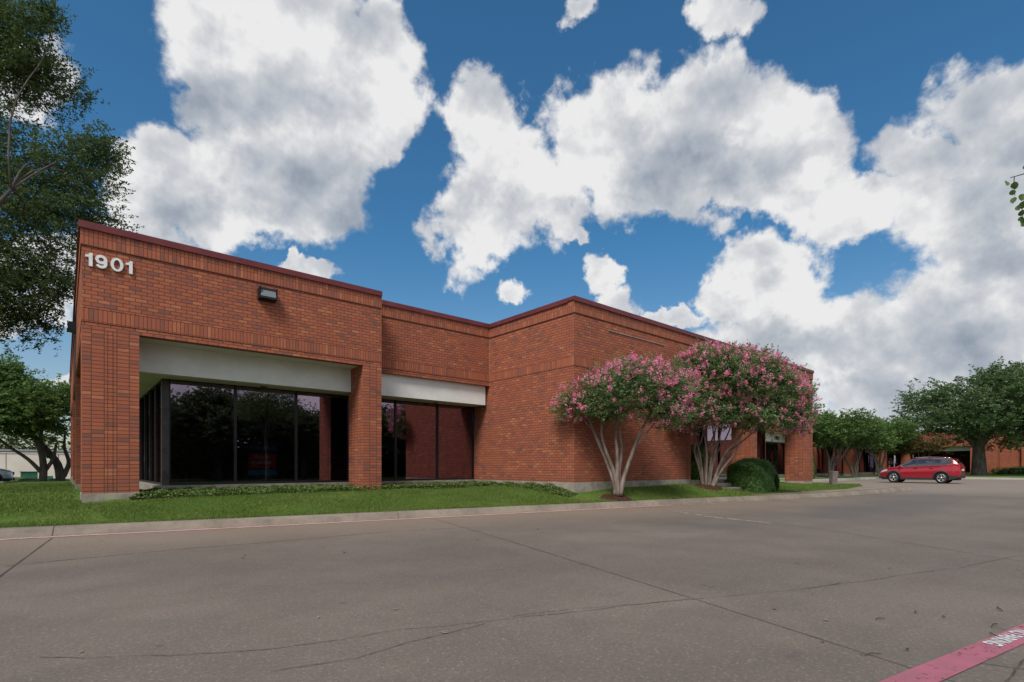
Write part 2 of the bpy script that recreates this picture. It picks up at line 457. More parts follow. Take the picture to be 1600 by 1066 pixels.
def concrete_mat():
    m, k, b = newmat('exposed aggregate concrete paving', 0.82, 0.3)
    co = objco(k); s = k.sep(co)
    big = k.noise(co, 0.30, 7.0, 0.66)
    med = k.noise(co, 1.3, 6.0, 0.62)
    # wear runs along the drive: stretch the coordinate along it
    st = k.vec('MULTIPLY', co, (0.35, 1.6, 1.0))
    trk = k.noise(st, 0.8, 4.0, 0.55)
    fine = k.noise(co, 42.0, 6.0, 0.75)
    grit = k.n('ShaderNodeTexVoronoi'); k.put(grit.inputs['Vector'], co); grit.inputs['Scale'].default_value = 85.0
    c = k.ramp(big, [(0.3, (0.108, 0.094, 0.082)), (0.45, (0.142, 0.121, 0.105)), (0.58, (0.176, 0.149, 0.130)), (0.72, (0.215, 0.178, 0.150))])
    c = k.mix(k.math('MULTIPLY', k.smooth(med, 0.48, 0.70), 0.50), c, (0.118, 0.104, 0.095))
    c = k.mix(k.math('MULTIPLY', k.smooth(trk, 0.48, 0.70), 0.38), c, (0.122, 0.104, 0.098))
    # tan wash along the gutter
    dk = k.math('ADD', s[1], k.math('MULTIPLY', s[0], 0.19))
    gut = k.math('MULTIPLY', k.smooth(dk, 7.6, 10.6), k.smooth(s[0], 24.0, 14.0))
    c = k.mix(k.math('MULTIPLY', gut, 0.65), c, (0.26, 0.205, 0.155))
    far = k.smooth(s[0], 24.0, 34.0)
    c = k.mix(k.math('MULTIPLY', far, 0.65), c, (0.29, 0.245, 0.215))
    # dark damp stain across the middle right
    dp = k.vec('MULTIPLY', k.vec('SUBTRACT', co, (17.5, 4.2, 0.0)), (0.13, 0.62, 0.0))
    ds = k.smooth(k.math('ADD', k.vec('LENGTH', dp), k.math('MULTIPLY', k.math('SUBTRACT', med, 0.5), 1.6)), 1.15, 0.3)
    c = k.mix(k.math('MULTIPLY', ds, 0.55), c, (0.095, 0.098, 0.10))
    # oil drips and small dark specks
    vo = k.n('ShaderNodeTexVoronoi'); k.put(vo.inputs['Vector'], k.vec('ADD', co, k.vec('MULTIPLY', k.noise(co, 7.0, 3.0, out=1), (0.12, 0.12, 0.0)))); vo.inputs['Scale'].default_value = 1.5
    drip = k.math('MULTIPLY', k.smooth(vo.outputs['Distance'], 0.075, 0.02), k.smooth(k.sep(vo.outputs['Color'])[0], 0.45, 0.6))
    c = k.mix(k.math('MULTIPLY', drip, 0.55), c, (0.055, 0.048, 0.044))
    spots = k.smooth(k.noise(co, 2.6, 3.0, 0.5), 0.70, 0.76)
    c = k.mix(k.math('MULTIPLY', spots, 0.5), c, (0.075, 0.068, 0.062))
    c = k.mix(1.0, c, (1.04, 1.0, 0.955), 'MULTIPLY')
    c = k.mix(k.math('MULTIPLY', k.smooth(grit.outputs['Color'], 0.70, 0.98), 0.5), c, (0.34, 0.30, 0.27))
    c = k.mix(k.math('MULTIPLY', k.smooth(fine, 0.42, 0.62), 0.5), c, (0.085, 0.076, 0.07))
    k.put(b.inputs['Base Color'], c)
    bump(k, b, fine, 0.55, 0.006)
    return m
M['road'] = concrete_mat()

def kerb_mat():
    m, k, b = newmat('kerb concrete', 0.88, 0.25)
    co = objco(k)
    c = k.mix(k.smooth(k.noise(co, 1.1, 6.0, 0.65), 0.35, 0.7), (0.26, 0.22, 0.175), (0.165, 0.138, 0.112))
    z = k.sep(co)[2]
    c = k.mix(k.math('MULTIPLY', k.smooth(k.noise(co, 9.0, 5.0, 0.7), 0.45, 0.75), 0.45), c, (0.11, 0.095, 0.08))
    k.put(b.inputs['Base Color'], c)
    bump(k, b, k.noise(co, 50.0, 5.0, 0.7), 0.5, 0.006)
    return m
M['kerb'] = kerb_mat()

def lawn_mat():
    m, k, b = newmat('turf', 0.9, 0.15)
    co = objco(k)
    c = k.mix(k.smooth(k.noise(co, 0.8, 5.0, 0.6), 0.35, 0.7), (0.062, 0.125, 0.022), (0.15, 0.21, 0.042))
    c = k.mix(k.math('MULTIPLY', k.smooth(k.noise(co, 40.0, 4.0, 0.7), 0.45, 0.75), 0.5), c, (0.035, 0.07, 0.015))
    k.put(b.inputs['Base Color'], c)
    bump(k, b, k.noise(co, 60.0, 4.0, 0.7), 0.9, 0.02)
    return m
M['lawn'] = lawn_mat()

g = MB(); g.quad((-900, -900, -0.03), (900, -900, -0.03), (900, 900, -0.03), (-900, 900, -0.03))
tagof(g.build('ground', mottled('distant ground', (0.05, 0.07, 0.03), (0.10, 0.10, 0.06), 0.02, 0.95, 0.1, 0, 0)), kind='structure')
g = MB(); g.quad((-80, -45, 0), (140, -45, 0), (140, 90, 0), (-80, 90, 0))
tagof(g.build('road', M['road']), kind='structure')

# kerb swept along its line
def offset_line(pts, d):
    out = []
    for i, p in enumerate(pts):
        a = Vector(pts[max(i - 1, 0)]); b_ = Vector(pts[min(i + 1, len(pts) - 1)]); t = (b_ - a).normalized()
        out.append((p[0] - t.y * d, p[1] + t.x * d))
    return out
def dens(pts, step=0.5):
    out = []
    for a, b_ in zip(pts, pts[1:]):
        n = max(1, int(math.dist(a, b_) / step))
        for i in range(n): out.append((a[0] + (b_[0] - a[0]) * i / n, a[1] + (b_[1] - a[1]) * i / n))
    out.append(pts[-1]); return out
def smoothline(pts, it=3):
    for _ in range(it):
        pts = [pts[0]] + [((a[0] + 2 * b_[0] + c[0]) / 4, (a[1] + 2 * b_[1] + c[1]) / 4) for a, b_, c in zip(pts, pts[1:], pts[2:])] + [pts[-1]]
    return pts
def sweep_kerb(line, prof, hscale=None):
    mb = MB(); rows = []
    for (d, z) in prof:
        ol = offset_line(line, d)
        rows.append([(p[0], p[1], z * (hscale(i) if hscale and z > 0 else 1)) for i, p in enumerate(ol)])
    mb.grid([list(r) for r in zip(*rows)], True)
    return mb
KL = smoothline(dens(KB, 0.6), 4)
KP = [(0.0, -0.02), (0.0, 0.012), (0.035, 0.045), (0.075, 0.115), (0.11, 0.142), (0.15, 0.15), (0.31, 0.153), (0.31, -0.05)]
nK = len(KL)
tagof(sweep_kerb(KL, KP, lambda i: 1.0 if KL[i][0] < 29 else max(0.12, 1 - (KL[i][0] - 29) / 3.3)).build('kerb', M['kerb'], recalc=False), kind='structure')
# wide concrete walk on the point of the island
mb = MB(); rows = []
for x in np.arange(16.4, 33.01, 0.4):
    y0, y1 = kb(x) + 0.30, max(lawn_front(x) + 0.04, kb(x) + 0.31)
    hz = 0.157 if x < 29 else max(0.02, 0.157 * (1 - (x - 29) / 4.2))
    rows.append([(x, y0, hz), (x, y1, hz + 0.004)])
mb.grid(rows, False)
tagof(mb.build('sidewalk', M['kerb']), kind='structure')
# lawn
mb = MB(); rows = []
for x in list(np.arange(-32, 0.2, 0.5)) + list(np.arange(0.2, 33.01, 0.4)):
    f, bk = lawn_front(x), lawn_back(x)
    rows.append([(x, f + (bk - f) * (t ** 1.5), lawn_z(x, f + (bk - f) * (t ** 1.5))) for t in np.linspace(0, 1, 22)])
mb.grid(rows, True)
tagof(mb.build('lawn', M['lawn']), kind='structure')
# strips of lawn round the far wing, with kerbs
mb = MB(); mb.box(33.5, 62.2, 14.9, 20.5, -0.02, 0.20); mb.box(62.5, 100, -40, 20.5, -0.02, 0.215)
tagof(mb.build('far_lawn', M['lawn']), kind='structure')
mb = MB(); mb.box(33.3, 62.35, 14.55, 14.9, -0.02, 0.17); mb.box(62.2, 62.5, -40, 14.9, -0.02, 0.17)
tagof(mb.build('far_kerb', mottled('kerb concrete with painted sun', (0.42, 0.40, 0.36), (0.5, 0.47, 0.43), 1.0, 0.9)), kind='structure')  # lighter kerb concrete, the sunlight is put into its colour
mb = MB(); mb.box(33.5, 62.1, 16.1, 17.3, 0.1, 0.212)
tagof(mb.build('far_walk', M['found']), kind='structure')

# joints and cracks in the paving
M['joint'] = mottled('joint filler', (0.055, 0.047, 0.042), (0.095, 0.082, 0.072), 9.0, 0.9)
rng = random.Random(4)
def ribbon(mb, pts, wd, z=0.004, jit=0.0):
    L, Rr = [], []
    for i, p in enumerate(pts):
        a, b_ = Vector(pts[max(i - 1, 0)]), Vector(pts[min(i + 1, len(pts) - 1)]); t = (b_ - a).normalized()
        w_ = wd * (1 + rng.uniform(-jit, jit)) / 2
        L.append((p[0] - t.y * w_, p[1] + t.x * w_, z)); Rr.append((p[0] + t.y * w_, p[1] - t.x * w_, z))
    mb.grid([list(q) for q in zip(Rr, L)], False)
def ipt(px, py):
    """photo pixel on the drive -> ground point, used only to read off positions"""
    d = 815 * 1.1 / (py - 730.0); t = (px - 800) / 815.0
    return ((0.6511 + 0.7590 * t) * d, (0.7590 - 0.6511 * t) * d)
mb = MB()
for a, b_, w_ in (((82, 841), (-60, 945), 0.018), ((800, 847), (1080, 935), 0.008), ((1080, 935), (1415, 1042), 0.007), ((1415, 1042), (1700, 1133), 0.006),
                  ((1300, 830), (1640, 885), 0.010), ((1480, 1030), (1640, 1052), 0.008), ((640, 800), (800, 847), 0.008), ((1210, 818), (1300, 830), 0.01)):
    pts = dens([ipt(*a), ipt(*b_)], 0.15)
    ribbon(mb, pts, w_, 0.004, 0.25)
tagof(mb.build('paving_joint', M['joint']), kind='structure')
mb = MB()
def crack(pp, wd, amp):
    pts = dens([ipt(*p) for p in pp], 0.05); out = []; o1 = o2 = 0.0
    for p in pts:
        o1 = o1 * 0.9 + rng.uniform(-1, 1) * amp; o2 = o2 * 0.9 + rng.uniform(-1, 1) * amp
        out.append((p[0] + o1, p[1] + o2))
    ribbon(mb, out, wd, 0.0045, 0.6)
kj = MB()
for xk in (-0.32, 5.3, 11.75, 16.2, 22.0):
    i0 = min(range(nK), key=lambda i: abs(KL[i][0] - xk)); a, b_ = Vector(KL[i0 - 1]), Vector(KL[i0 + 1]); tt = (b_ - a).normalized(); nv = Vector((-tt.y, tt.x)); c0 = Vector(KL[i0])
    kj.grid([[(c0.x + nv.x * d_ + tt.x * s_, c0.y + nv.y * d_ + tt.y * s_, z_ + 0.003) for s_ in (-0.007, 0.007)] for d_, z_ in KP[1:-1]], False)
tagof(kj.build('kerb_joint', M['joint']), kind='structure')
crack([(10, 885), (180, 868), (300, 857), (420, 848), (600, 832), (740, 824)], 0.013, 0.008)
crack([(60, 1028), (260, 1026), (420, 1015), (520, 1001), (620, 985), (800, 968), (960, 950), (1080, 936), (1180, 928), (1260, 920), (1330, 908)], 0.0045, 0.010)
crack([(800, 964), (900, 952), (1000, 945), (1080, 936)], 0.005, 0.005)
crack([(1260, 920), (1400, 900), (1500, 888), (1600, 868)], 0.005, 0.010)
crack([(420, 1050), (560, 1030), (640, 1005), (760, 975)], 0.005, 0.006)
crack([(1570, 1075), (1600, 1035), (1640, 1010)], 0.010, 0.004)
tagof(mb.build('paving_crack', M['joint']), kind='structure')

# faded painted lines
def paint_mat(name, c1, c2, holes, hs=30.0):  # chips let the concrete show
    m = bpy.data.materials.new(name); m.use_nodes = True; m.node_tree.nodes.clear()
    k = NT(m.node_tree); b = k.n('ShaderNodeBsdfPrincipled'); o = k.n('ShaderNodeOutputMaterial')
    b.inputs['Roughness'].default_value = 0.7
    co = objco(k)
    k.put(b.inputs['Base Color'], k.mix(k.smooth(k.noise(co, 6.0, 5.0, 0.65), 0.35, 0.7), c1, c2))
    tr = k.n('ShaderNodeBsdfTransparent'); mx_ = k.n('ShaderNodeMixShader')
    hole = k.smooth(k.math('ADD', k.noise(co, hs, 6.0, 0.7), k.math('MULTIPLY', k.noise(co, 2.0, 3.0), 0.35)), holes, holes + 0.05)
    k.put(mx_.inputs[0], hole); k.put(mx_.inputs[1], b.outputs[0]); k.put(mx_.inputs[2], tr.outputs[0]); k.put(o.inputs[0], mx_.outputs[0])
    return m
M['red_line'] = paint_mat('faded red traffic paint', (0.37, 0.105, 0.155), (0.29, 0.10, 0.13), 0.76)
M['pink_line'] = paint_mat('bleached red traffic paint', (0.62, 0.38, 0.39), (0.52, 0.24, 0.27), 0.84, 14.0)
M['white_line'] = paint_mat('white traffic paint', (0.62, 0.62, 0.62), (0.50, 0.49, 0.5), 0.76)
M['chalk'] = paint_mat('chalky residue', (0.33, 0.31, 0.29), (0.27, 0.25, 0.235), 0.66, 5.0)
mb = MB()
a, b_ = Vector((2.55, 0.905)), Vector((9.0, -0.30)); t = (b_ - a).normalized()
ribbon(mb, dens([tuple(a - Vector((-t.y, t.x)) * 0.07), tuple(b_ - Vector((-t.y, t.x)) * 0.07)], 0.5), 0.155, 0.006)
o = mb.build('fire_lane_line', M['red_line']); tagof(o, kind='structure')
c2 = Vector((3.38, 0.745))
ang = math.atan2(-t.y, -t.x)
def road_text(body, pos, size, ang, sx=1.0, mat=None, name='fire_lane_lettering'):
    mtx = Matrix.Translation((pos[0], pos[1], 0.010)) @ Matrix.Rotation(ang, 4, 'Z')
    o = text_obj(name, body, size, 0.0, 0.004, mat or M['white_line'], None, mtx, sx)
    tagof(o, kind='structure')
nn = Vector((-t.y, t.x))
pt = ipt(1592, 986)
p0 = a + t * ((Vector(pt) - a).dot(t)) - nn * 0.015
road_text('NO PARKING', p0, 0.125, ang, 0.72)
p1 = p0 + t * 1.02
road_text('FIRE LANE', p1, 0.125, ang, 0.72)
mb = MB()
ribbon(mb, [p for p in offset_line(KL, -0.050) if p[0] < 13.6], 0.115, 0.006)
tagof(mb.build('kerb_line', M['pink_line']), kind='structure')
tk = (Vector((8, 9.38)) - Vector((-0.74, 11.06))).normalized(); ak = math.atan2(tk.y, tk.x)
for body, px in (('FIRE LANE', 16), ('NO PARKING', 86)):
    p = Vector(ipt(px, 843 - px * 0.045)); q = Vector((p.x, kb(p.x))) + Vector((tk.y, -tk.x)) * 0.085
    road_text(body, q, 0.10, ak, 0.85)
mb = MB()
ribbon(mb, dens([ipt(1052, 799), ipt(1110, 808), ipt(1205, 818)], 0.3), 0.10, 0.005, 0.5)
ribbon(mb, dens([ipt(1060, 790), ipt(1140, 787)], 0.3), 0.08, 0.005, 0.5)
tagof(mb.build('chalk_streak', M['chalk']), kind='structure')

# ================================================================== buildings
TOP, COP, R1, R2, B1, B2, SOF = 5.93, 5.83, 5.65, 5.46, 4.245, 3.96, 3.84
FLOOR, GTOP = 0.66, 3.27
def run(bd, axis, a0, a1, face, out, thick=0.22, low=SOF, ext0=0, ext1=0, bmat='brick'):
    """one brick band along an axis. axis 'x': spans x a0..a1 with outer face y=face; out = -1/+1 outward sign.
    ext0/ext1: 1 where the band turns an outer corner, so that projecting courses wrap it"""
    def bx(mb, p, z0, z1, th=None):
        f0 = face + out * p; f1 = face - out * (th or thick)
        s0, s1 = a0 - (p if ext0 else 0), a1 + (p if ext1 else 0)
        lo, hi = min(f0, f1), max(f0, f1)
        if axis == 'x': mb.box(s0, s1, lo, hi, z0, z1)
        else: mb.box(lo, hi, s0, s1, z0, z1)
    for nm, mat, p, z0, z1 in (('wall', bmat, 0.0, low, B2), ('soldier_course', 'brick_soldier_low', 0.010, B2 + 0.012, B1 - 0.012), ('wall', 'brick', 0.0, B1, R2),
                               ('soldier_course', 'brick_soldier', 0.022, R2 + 0.010, R1), ('soldier_course', 'brick_soldier', 0.022, R1, COP)):
        mb = MB(); bx(mb, p, z0, z1); o = mb.build(nm, M[mat], bd)
    for za, zb in ((B2, B2 + 0.012), (B1 - 0.012, B1), (R2, R2 + 0.010)):
        mb = MB(); bx(mb, -0.012, za, zb, thick - 0.01); mb.build('mortar_groove', M['joint_dark'], bd)
    mb = MB(); bx(mb, 0.055, COP, TOP, thick)
    mb.build('coping', M['coping'], bd)
    mb = MB(); bx(mb, 0.062, COP - 0.035, COP - 0.001, -0.03)
    mb.build('drip_edge', M['coping'], bd)

def pier(bd, x0, x1, y0, y1, zb, base=None, top=SOF - 0.001, mat='brick_stack'):
    MB().box(x0, x1, y0, y1, zb, top).build('pillar', M[mat], bd)
    if base is not None:
        MB().box(x0 - 0.012, x1 + 0.012, y0 - 0.012, y1 + 0.012, base, zb).build('pillar_base', M['found'], bd)

def glazing(bd, axis, fixed, stops, z0=FLOOR, z1=GTOP, out=-1, mat='glass'):
    """row of window bays; every bay a frame with its own pane"""
    for a, b_ in zip(stops, stops[1:]):
        mb = MB()
        def bx(s0, s1, za, zb, d0=0.0, d1=0.11):
            f0, f1 = fixed + out * d1 / 2, fixed - out * d1 / 2
            lo, hi = min(f0, f1), max(f0, f1)
            if axis == 'x': mb.box(s0, s1, lo, hi, za, zb)
            else: mb.box(lo, hi, s0, s1, za, zb)
        bx(a, a + 0.028, z0 + 0.055, z1 - 0.10); bx(b_ - 0.028, b_, z0 + 0.055, z1 - 0.10)
        bx(a, b_, z0, z0 + 0.055, d1=0.13); bx(a, b_, z1 - 0.10, z1, d1=0.13)
        fr = mb.build('window', M['bronze'], bd)
        mb = MB(); g0, g1 = fixed - 0.004, fixed + 0.004
        if axis == 'x': mb.box(a + 0.028, b_ - 0.028, g0, g1, z0 + 0.055, z1 - 0.10)
        else: mb.box(g0, g1, a + 0.028, b_ - 0.028, z0 + 0.055, z1 - 0.10)
        pn = mb.build('pane', M[mat], fr, world=True)
        pn.location = Vector((0, 0, 0))
        # pane vertices were taken off the building's base already
B = empty('office_building', (0.26, 13.27, 0.45), 'long low red brick office with dark glazed bays, brick pillars and a maroon coping', 'building')
# front, left pavilion (A), set-back bay (B), solid block (C)
XA, XB, XC, XD, XE = 0.26, 6.64, 10.95, 17.1, 28.5
YA, YB, YC = 13.27, 13.92, 10.05
run(B, 'x', XA, XB, YA, -1, ext0=1)
run(B, 'x', XB, XC, YB, -1)
run(B, 'y', YA + 0.22, 38.0, XA, -1)
run(B, 'y', YA + 0.22, YB + 0.2, XB, 1)
run(B, 'x', XC, XE, YC, -1, ext0=1, ext1=1)
run(B, 'y', YC + 0.22, YB + 0.3, XC, -1)
run(B, 'y', YC + 0.22, 38.0, XE, 1)
run(B, 'x', XA + 0.22, XE - 0.22, 38.0, 1)
# solid block walls under the band
MB().box(XC, XD, YC, YC + 0.22, 0.66, SOF).build('wall', M['brick'], B)
MB().box(XC, XC + 0.22, YC + 0.22, 15.4, 0.66, SOF).build('wall', M['brick'], B)
MB().box(XD - 0.22, XD, YC + 0.22, 12.2, 0.66, SOF).build('wall', M['brick'], B)
mb = MB(); mb.box(XC - 0.012, XD + 0.012, YC - 0.012, YC + 0.25, 0.25, 0.66); mb.box(XC - 0.012, XC + 0.25, YC + 0.25, 15.4, 0.25, 0.66)
mb.build('foundation', M['found'], B)
# pillars
pier(B, 0.26, 1.18, YA, YA + 0.92, 0.575, 0.30)
pier(B, 6.10, 6.64, YA, YA + 0.92, 0.50, 0.30)
pier(B, 27.56, 28.5, YC, YC + 0.95, 0.40, 0.12)
pier(B, 21.9, 22.35, YC, YC + 0.9, 0.50, 0.20)
for y in (20.4, 27.5, 36.6): pier(B, 0.26, 0.72, y, y + 0.92, 0.575, 0.2)
for y in (17.5, 25.0, 32.0): pier(B, 28.04, 28.5, y, y + 0.92, 0.40, 0.1)
# dark control joints on the pillars and walls
for x, w_, y, z in ((0.742, .008, YA, .60), (0.658, .006, YA, .60), (16.84, .012, YC, .67), (28.20, .010, YC, .45)):
    MB().box(x, x + w_, y - 0.003, y + 0.01, z, SOF).build('control_joint', M['joint_dark'], B)
MB().box(XC - 0.016, XC + 0.0, YB - 0.012, YB + 0.01, SOF, COP - 0.04).build('corner_sealant', M['sealant'], B)
# fascias and soffits
mb = MB(); mb.box(1.02, 6.35, 14.05, 14.25, GTOP - 0.07, SOF + 0.001); mb.box(6.64, 10.86, 14.05, 14.25, GTOP - 0.07, SOF + 0.001)
mb.box(6.35, 6.64, 14.193, 14.25, GTOP - 0.07, SOF + 0.001)
mb.box(1.02, 1.22, 14.25, 38, GTOP - 0.07, SOF + 0.001)
mb.build_boxes('fascia', M['stucco'], B)
mb = MB(); mb.box(17.12, 27.75, 10.83, 11.03, GTOP - 0.07, SOF + 0.001); mb.box(27.55, 27.75, 11.03, 37.7, GTOP - 0.07, SOF + 0.001)
mb.build_boxes('fascia', M['stucco'], B)
mb = MB(); mb.box(0.46, 6.44, YA + 0.2, 14.05, SOF + 0.002, SOF + 0.03); mb.box(6.44, 10.94, YB + 0.2, 14.05, SOF + 0.002, SOF + 0.03)
mb.box(0.46, 1.02, 14.05, 37.8, SOF + 0.002, SOF + 0.03)
mb.box(17.1, 28.3, YC + 0.2, 10.83, SOF + 0.002, SOF + 0.03); mb.box(27.75, 28.3, 10.83, 37.8, SOF + 0.002, SOF + 0.03)
mb.box(1.22, 10.86, 14.25, 14.80, GTOP - 0.07, GTOP - 0.03); mb.box(1.22, 1.77, 14.80, 37.8, GTOP - 0.07, GTOP - 0.03)
mb.box(17.12, 27.55, 11.03, 11.58, GTOP - 0.07, GTOP - 0.03); mb.box(26.75, 27.55, 11.58, 37.6, GTOP - 0.07, GTOP - 0.03)
mb.build_boxes('soffit', M['soffit'], B)
for x in (3.95, 9.2): MB().lathe([(0.0, -0.085), (0.09, -0.085), (0.09, -0.06)], (x, 14.55, GTOP), 'z', 16).build('recessed_light', M['black_paint'], B)
# slab edges, roof, interior
mb = MB(); mb.box(1.62, 10.94, 14.66, 14.95, 0.25, 0.66); mb.box(1.62, 1.95, 14.95, 37.8, 0.25, 0.66)
mb.box(XD + 0.02, 26.85, 11.45, 11.8, 0.1, 0.66); mb.box(26.6, 26.85, 11.8, 37.5, 0.1, 0.66)
mb.build_boxes('slab_edge', M['found'], B)
mb = MB(); mb.box(XA + 0.22, XE - 0.22, 14.3, 37.8, 5.30, 5.38); mb.box(XC + 0.22, XE - 0.22, YC + 0.22, 14.3, 5.30, 5.38); mb.box(XA + 0.22, XC - 0.01, YB + 0.22, 14.3, 5.30, 5.38)
mb.build('roof', M['roof'], B)
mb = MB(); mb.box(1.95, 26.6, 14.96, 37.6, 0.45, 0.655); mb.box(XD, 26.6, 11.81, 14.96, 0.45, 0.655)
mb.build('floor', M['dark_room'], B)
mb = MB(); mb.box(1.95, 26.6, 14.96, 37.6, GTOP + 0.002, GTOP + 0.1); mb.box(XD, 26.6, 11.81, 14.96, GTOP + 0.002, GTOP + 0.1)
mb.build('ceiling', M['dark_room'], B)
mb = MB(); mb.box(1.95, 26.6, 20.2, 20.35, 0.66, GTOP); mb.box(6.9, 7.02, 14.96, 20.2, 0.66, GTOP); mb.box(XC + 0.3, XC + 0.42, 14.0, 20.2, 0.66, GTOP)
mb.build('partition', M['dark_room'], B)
GX = [1.90, 3.34, 4.86, 6.38, 7.90, 9.45, 10.94]
glazing(B, 'x', 14.85, GX)
glazing(B, 'y', 1.82, [14.93 + 1.18 * i for i in range(20)])
MB().box(1.755, 1.895, 14.785, 14.925, FLOOR, GTOP).build('corner_post', M['bronze_light'], B)
glazing(B, 'x', 11.63, [17.12, 18.2] + [19.1 + 1.52 * i for i in range(5)] + [26.66])
glazing(B, 'y', 26.72, [11.70 + 1.50 * i for i in range(17)], out=1)
# entrance steps
st = MB(); st.box(17.15, 19.6, 9.55, 11.44, 0.30, 0.62); st.box(17.15, 18.75, 9.20, 9.55, 0.25, 0.52); st.box(17.15, 18.55, 8.85, 9.2, 0.20, 0.38)
o = st.build('entrance_steps', M['found'], None, bevel=0.01)
tagof(o, 'short flight of gray concrete steps behind the right crape myrtle and beside the round hedge', 'steps')

# address numerals
AN = empty('address_numerals', (0.31, YA, 5.065), 'bold white 1901 numerals mounted high on the left corner of the brick wall', 'sign')
def slab(pts_out, pts_in, y0, y1):
    """extruded outline, or a ring when pts_in is given"""
    mb = MB(); n = len(pts_out)
    for i in range(n):
        a, b_ = pts_out[i], pts_out[(i + 1) % n]
        mb.quad((a[0], y0, a[1]), (b_[0], y0, b_[1]), (b_[0], y1, b_[1]), (a[0], y1, a[1]))
        if pts_in:
            c, d = pts_in[i], pts_in[(i + 1) % n]
            mb.quad((c[0], y0, c[1]), (c[0], y1, c[1]), (d[0], y1, d[1]), (d[0], y0, d[1]))
            mb.quad((a[0], y0, a[1]), (c[0], y0, c[1]), (d[0], y0, d[1]), (b_[0], y0, b_[1]))
    if not pts_in: mb.quad(*[(p[0], y0, p[1]) for p in pts_out])
    return mb
def ell(cx, cz, rx, rz_, n=36): return [(cx + rx * math.cos(2 * math.pi * i / n), cz + rz_ * math.sin(2 * math.pi * i / n)) for i in range(n)]
Y0, Y1, HH, ZB = YA - 0.045, YA - 0.012, 0.262, 5.065
one = [(1.0, 0), (1.0, 1), (0.62, 1), (0.50, 0.88), (0.28, 0.82), (0.0, 0.80), (0.0, 0.66), (0.48, 0.66), (0.48, 0)]
for x0 in (0.311, 0.953):
    slab([(x0 + 0.112 * a, ZB + HH * b_) for a, b_ in one][::-1], None, Y0, Y1).build('digit', M['white_paint'], AN)
slab(ell(0.809, ZB + HH / 2, 0.104, HH * 0.515), ell(0.809, ZB + HH / 2, 0.052, HH * 0.36), Y0, Y1).build('digit', M['white_paint'], AN)
path = []
for i in range(17):                     # tail: hook, belly, right side
    a = R(-155 + i * (155 / 16.0)); path.append((0.558 + 0.068 * math.cos(a), ZB + 0.088 + 0.064 * math.sin(a)))
path += [(0.6265, ZB + 0.125), (0.6265, ZB + 0.155)]
for i in range(25):                     # bowl
    a = R(i * 15.5); path.append((0.558 + 0.0685 * math.cos(a), ZB + 0.172 + 0.064 * math.sin(a)))
mb = MB(); rows = []
for i, p in enumerate(path):
    a, b_ = Vector(path[max(i - 1, 0)]), Vector(path[min(i + 1, len(path) - 1)]); t_ = (b_ - a).normalized(); nn_ = Vector((-t_.y, t_.x)) * 0.0265
    yf = Y0 + 0.004 * i / len(path)
    rows.append([(p[0] - nn_.x, Y1, p[1] - nn_.y), (p[0] - nn_.x, yf, p[1] - nn_.y), (p[0] + nn_.x, yf, p[1] + nn_.y), (p[0] + nn_.x, Y1, p[1] + nn_.y)])
mb.grid(rows, False)
for r_ in (rows[0], rows[-1]): mb.quad(*r_)
mb.build('digit', M['white_paint'], AN)
# thin metal strip on the solid block
mb = MB(); mb.box(12.45, 15.4, YC - 0.022, YC - 0.001, 5.205, 5.219)
tagof(mb.build('wall_raceway', M['sealant' if 0 else 'steel']), 'thin pale metal strip running along the upper brick above the left crape myrtle', 'raceway')

# wall flood lights
M['lens'] = newmat('prismatic lens', 0.12, 0.6, 0.0, (0.22, 0.24, 0.26))[0]
def wall_light(name, loc, rz, label):
    e = empty(name, loc, label, 'wall light', 'flood lights on the brick walls')
    mb = MB(); w_, h, d = 0.20, 0.14, 0.19
    # housing: deep box with a sloping face, open front held by a rim
    mb.quad((-w_, 0, h), (w_, 0, h), (w_ - .01, -d * .75, h - .01), (-w_ + .01, -d * .75, h - .01))
    mb.quad((-w_, 0, -h), (-w_ + .01, -d, -h + .03), (w_ - .01, -d, -h + .03), (w_, 0, -h))
    for s_ in (-1, 1): mb.quad((s_ * w_, 0, h), (s_ * (w_ - .01), -d * .75, h - .01), (s_ * (w_ - .01), -d, -h + .03), (s_ * w_, 0, -h))
    mb.quad((-w_, 0, -h), (w_, 0, -h), (w_, 0, h), (-w_, 0, h))
    for z0, z1, y0, y1 in ((h - .045, h - .005, -d * .75 - .02, -d * .75 + .01), (-h + .02, -h + .065, -d - .02, -d + .012)):
        mb.box(-w_, w_, y0, y1, z0, z1)
    for s_ in (-1, 1):
        mb.obox((s_ * (w_ - .015), -d * .875, 0.012), (1, 0, 0), (0, .17, -.985), (0, .985, .17), .016, h * .93, .016)
    hs = mb.build('housing', M['bronze'], None, recalc=False); hs.parent = e
    mb = MB()
    n_ = 22
    for i in range(n_):
        x0 = -w_ + .03 + (2 * w_ - .06) * i / n_; x1 = -w_ + .03 + (2 * w_ - .06) * (i + 1) / n_; xm = (x0 + x1) / 2
        mb.quad((x0, -d, -h + .06), (xm, -d - .008, -h + .06), (xm, -d * .76 - .008, h - .04), (x0, -d * .76, h - .04))
        mb.quad((xm, -d - .008, -h + .06), (x1, -d, -h + .06), (x1, -d * .76, h - .04), (xm, -d * .76 - .008, h - .04))
    le = mb.build('lens', M['lens'], None); le.parent = e
    e.rotation_euler = (0, 0, rz)
    return e
wall_light('wall_light', (3.66, YA - 0.002, 5.19), 0, 'dark boxy flood light with a ribbed glass face high on the front brick wall')
wall_light('wall_light', (0.258, 19.9, 5.17), R(-90), 'dark flood light jutting out from the left side wall, seen edge on')

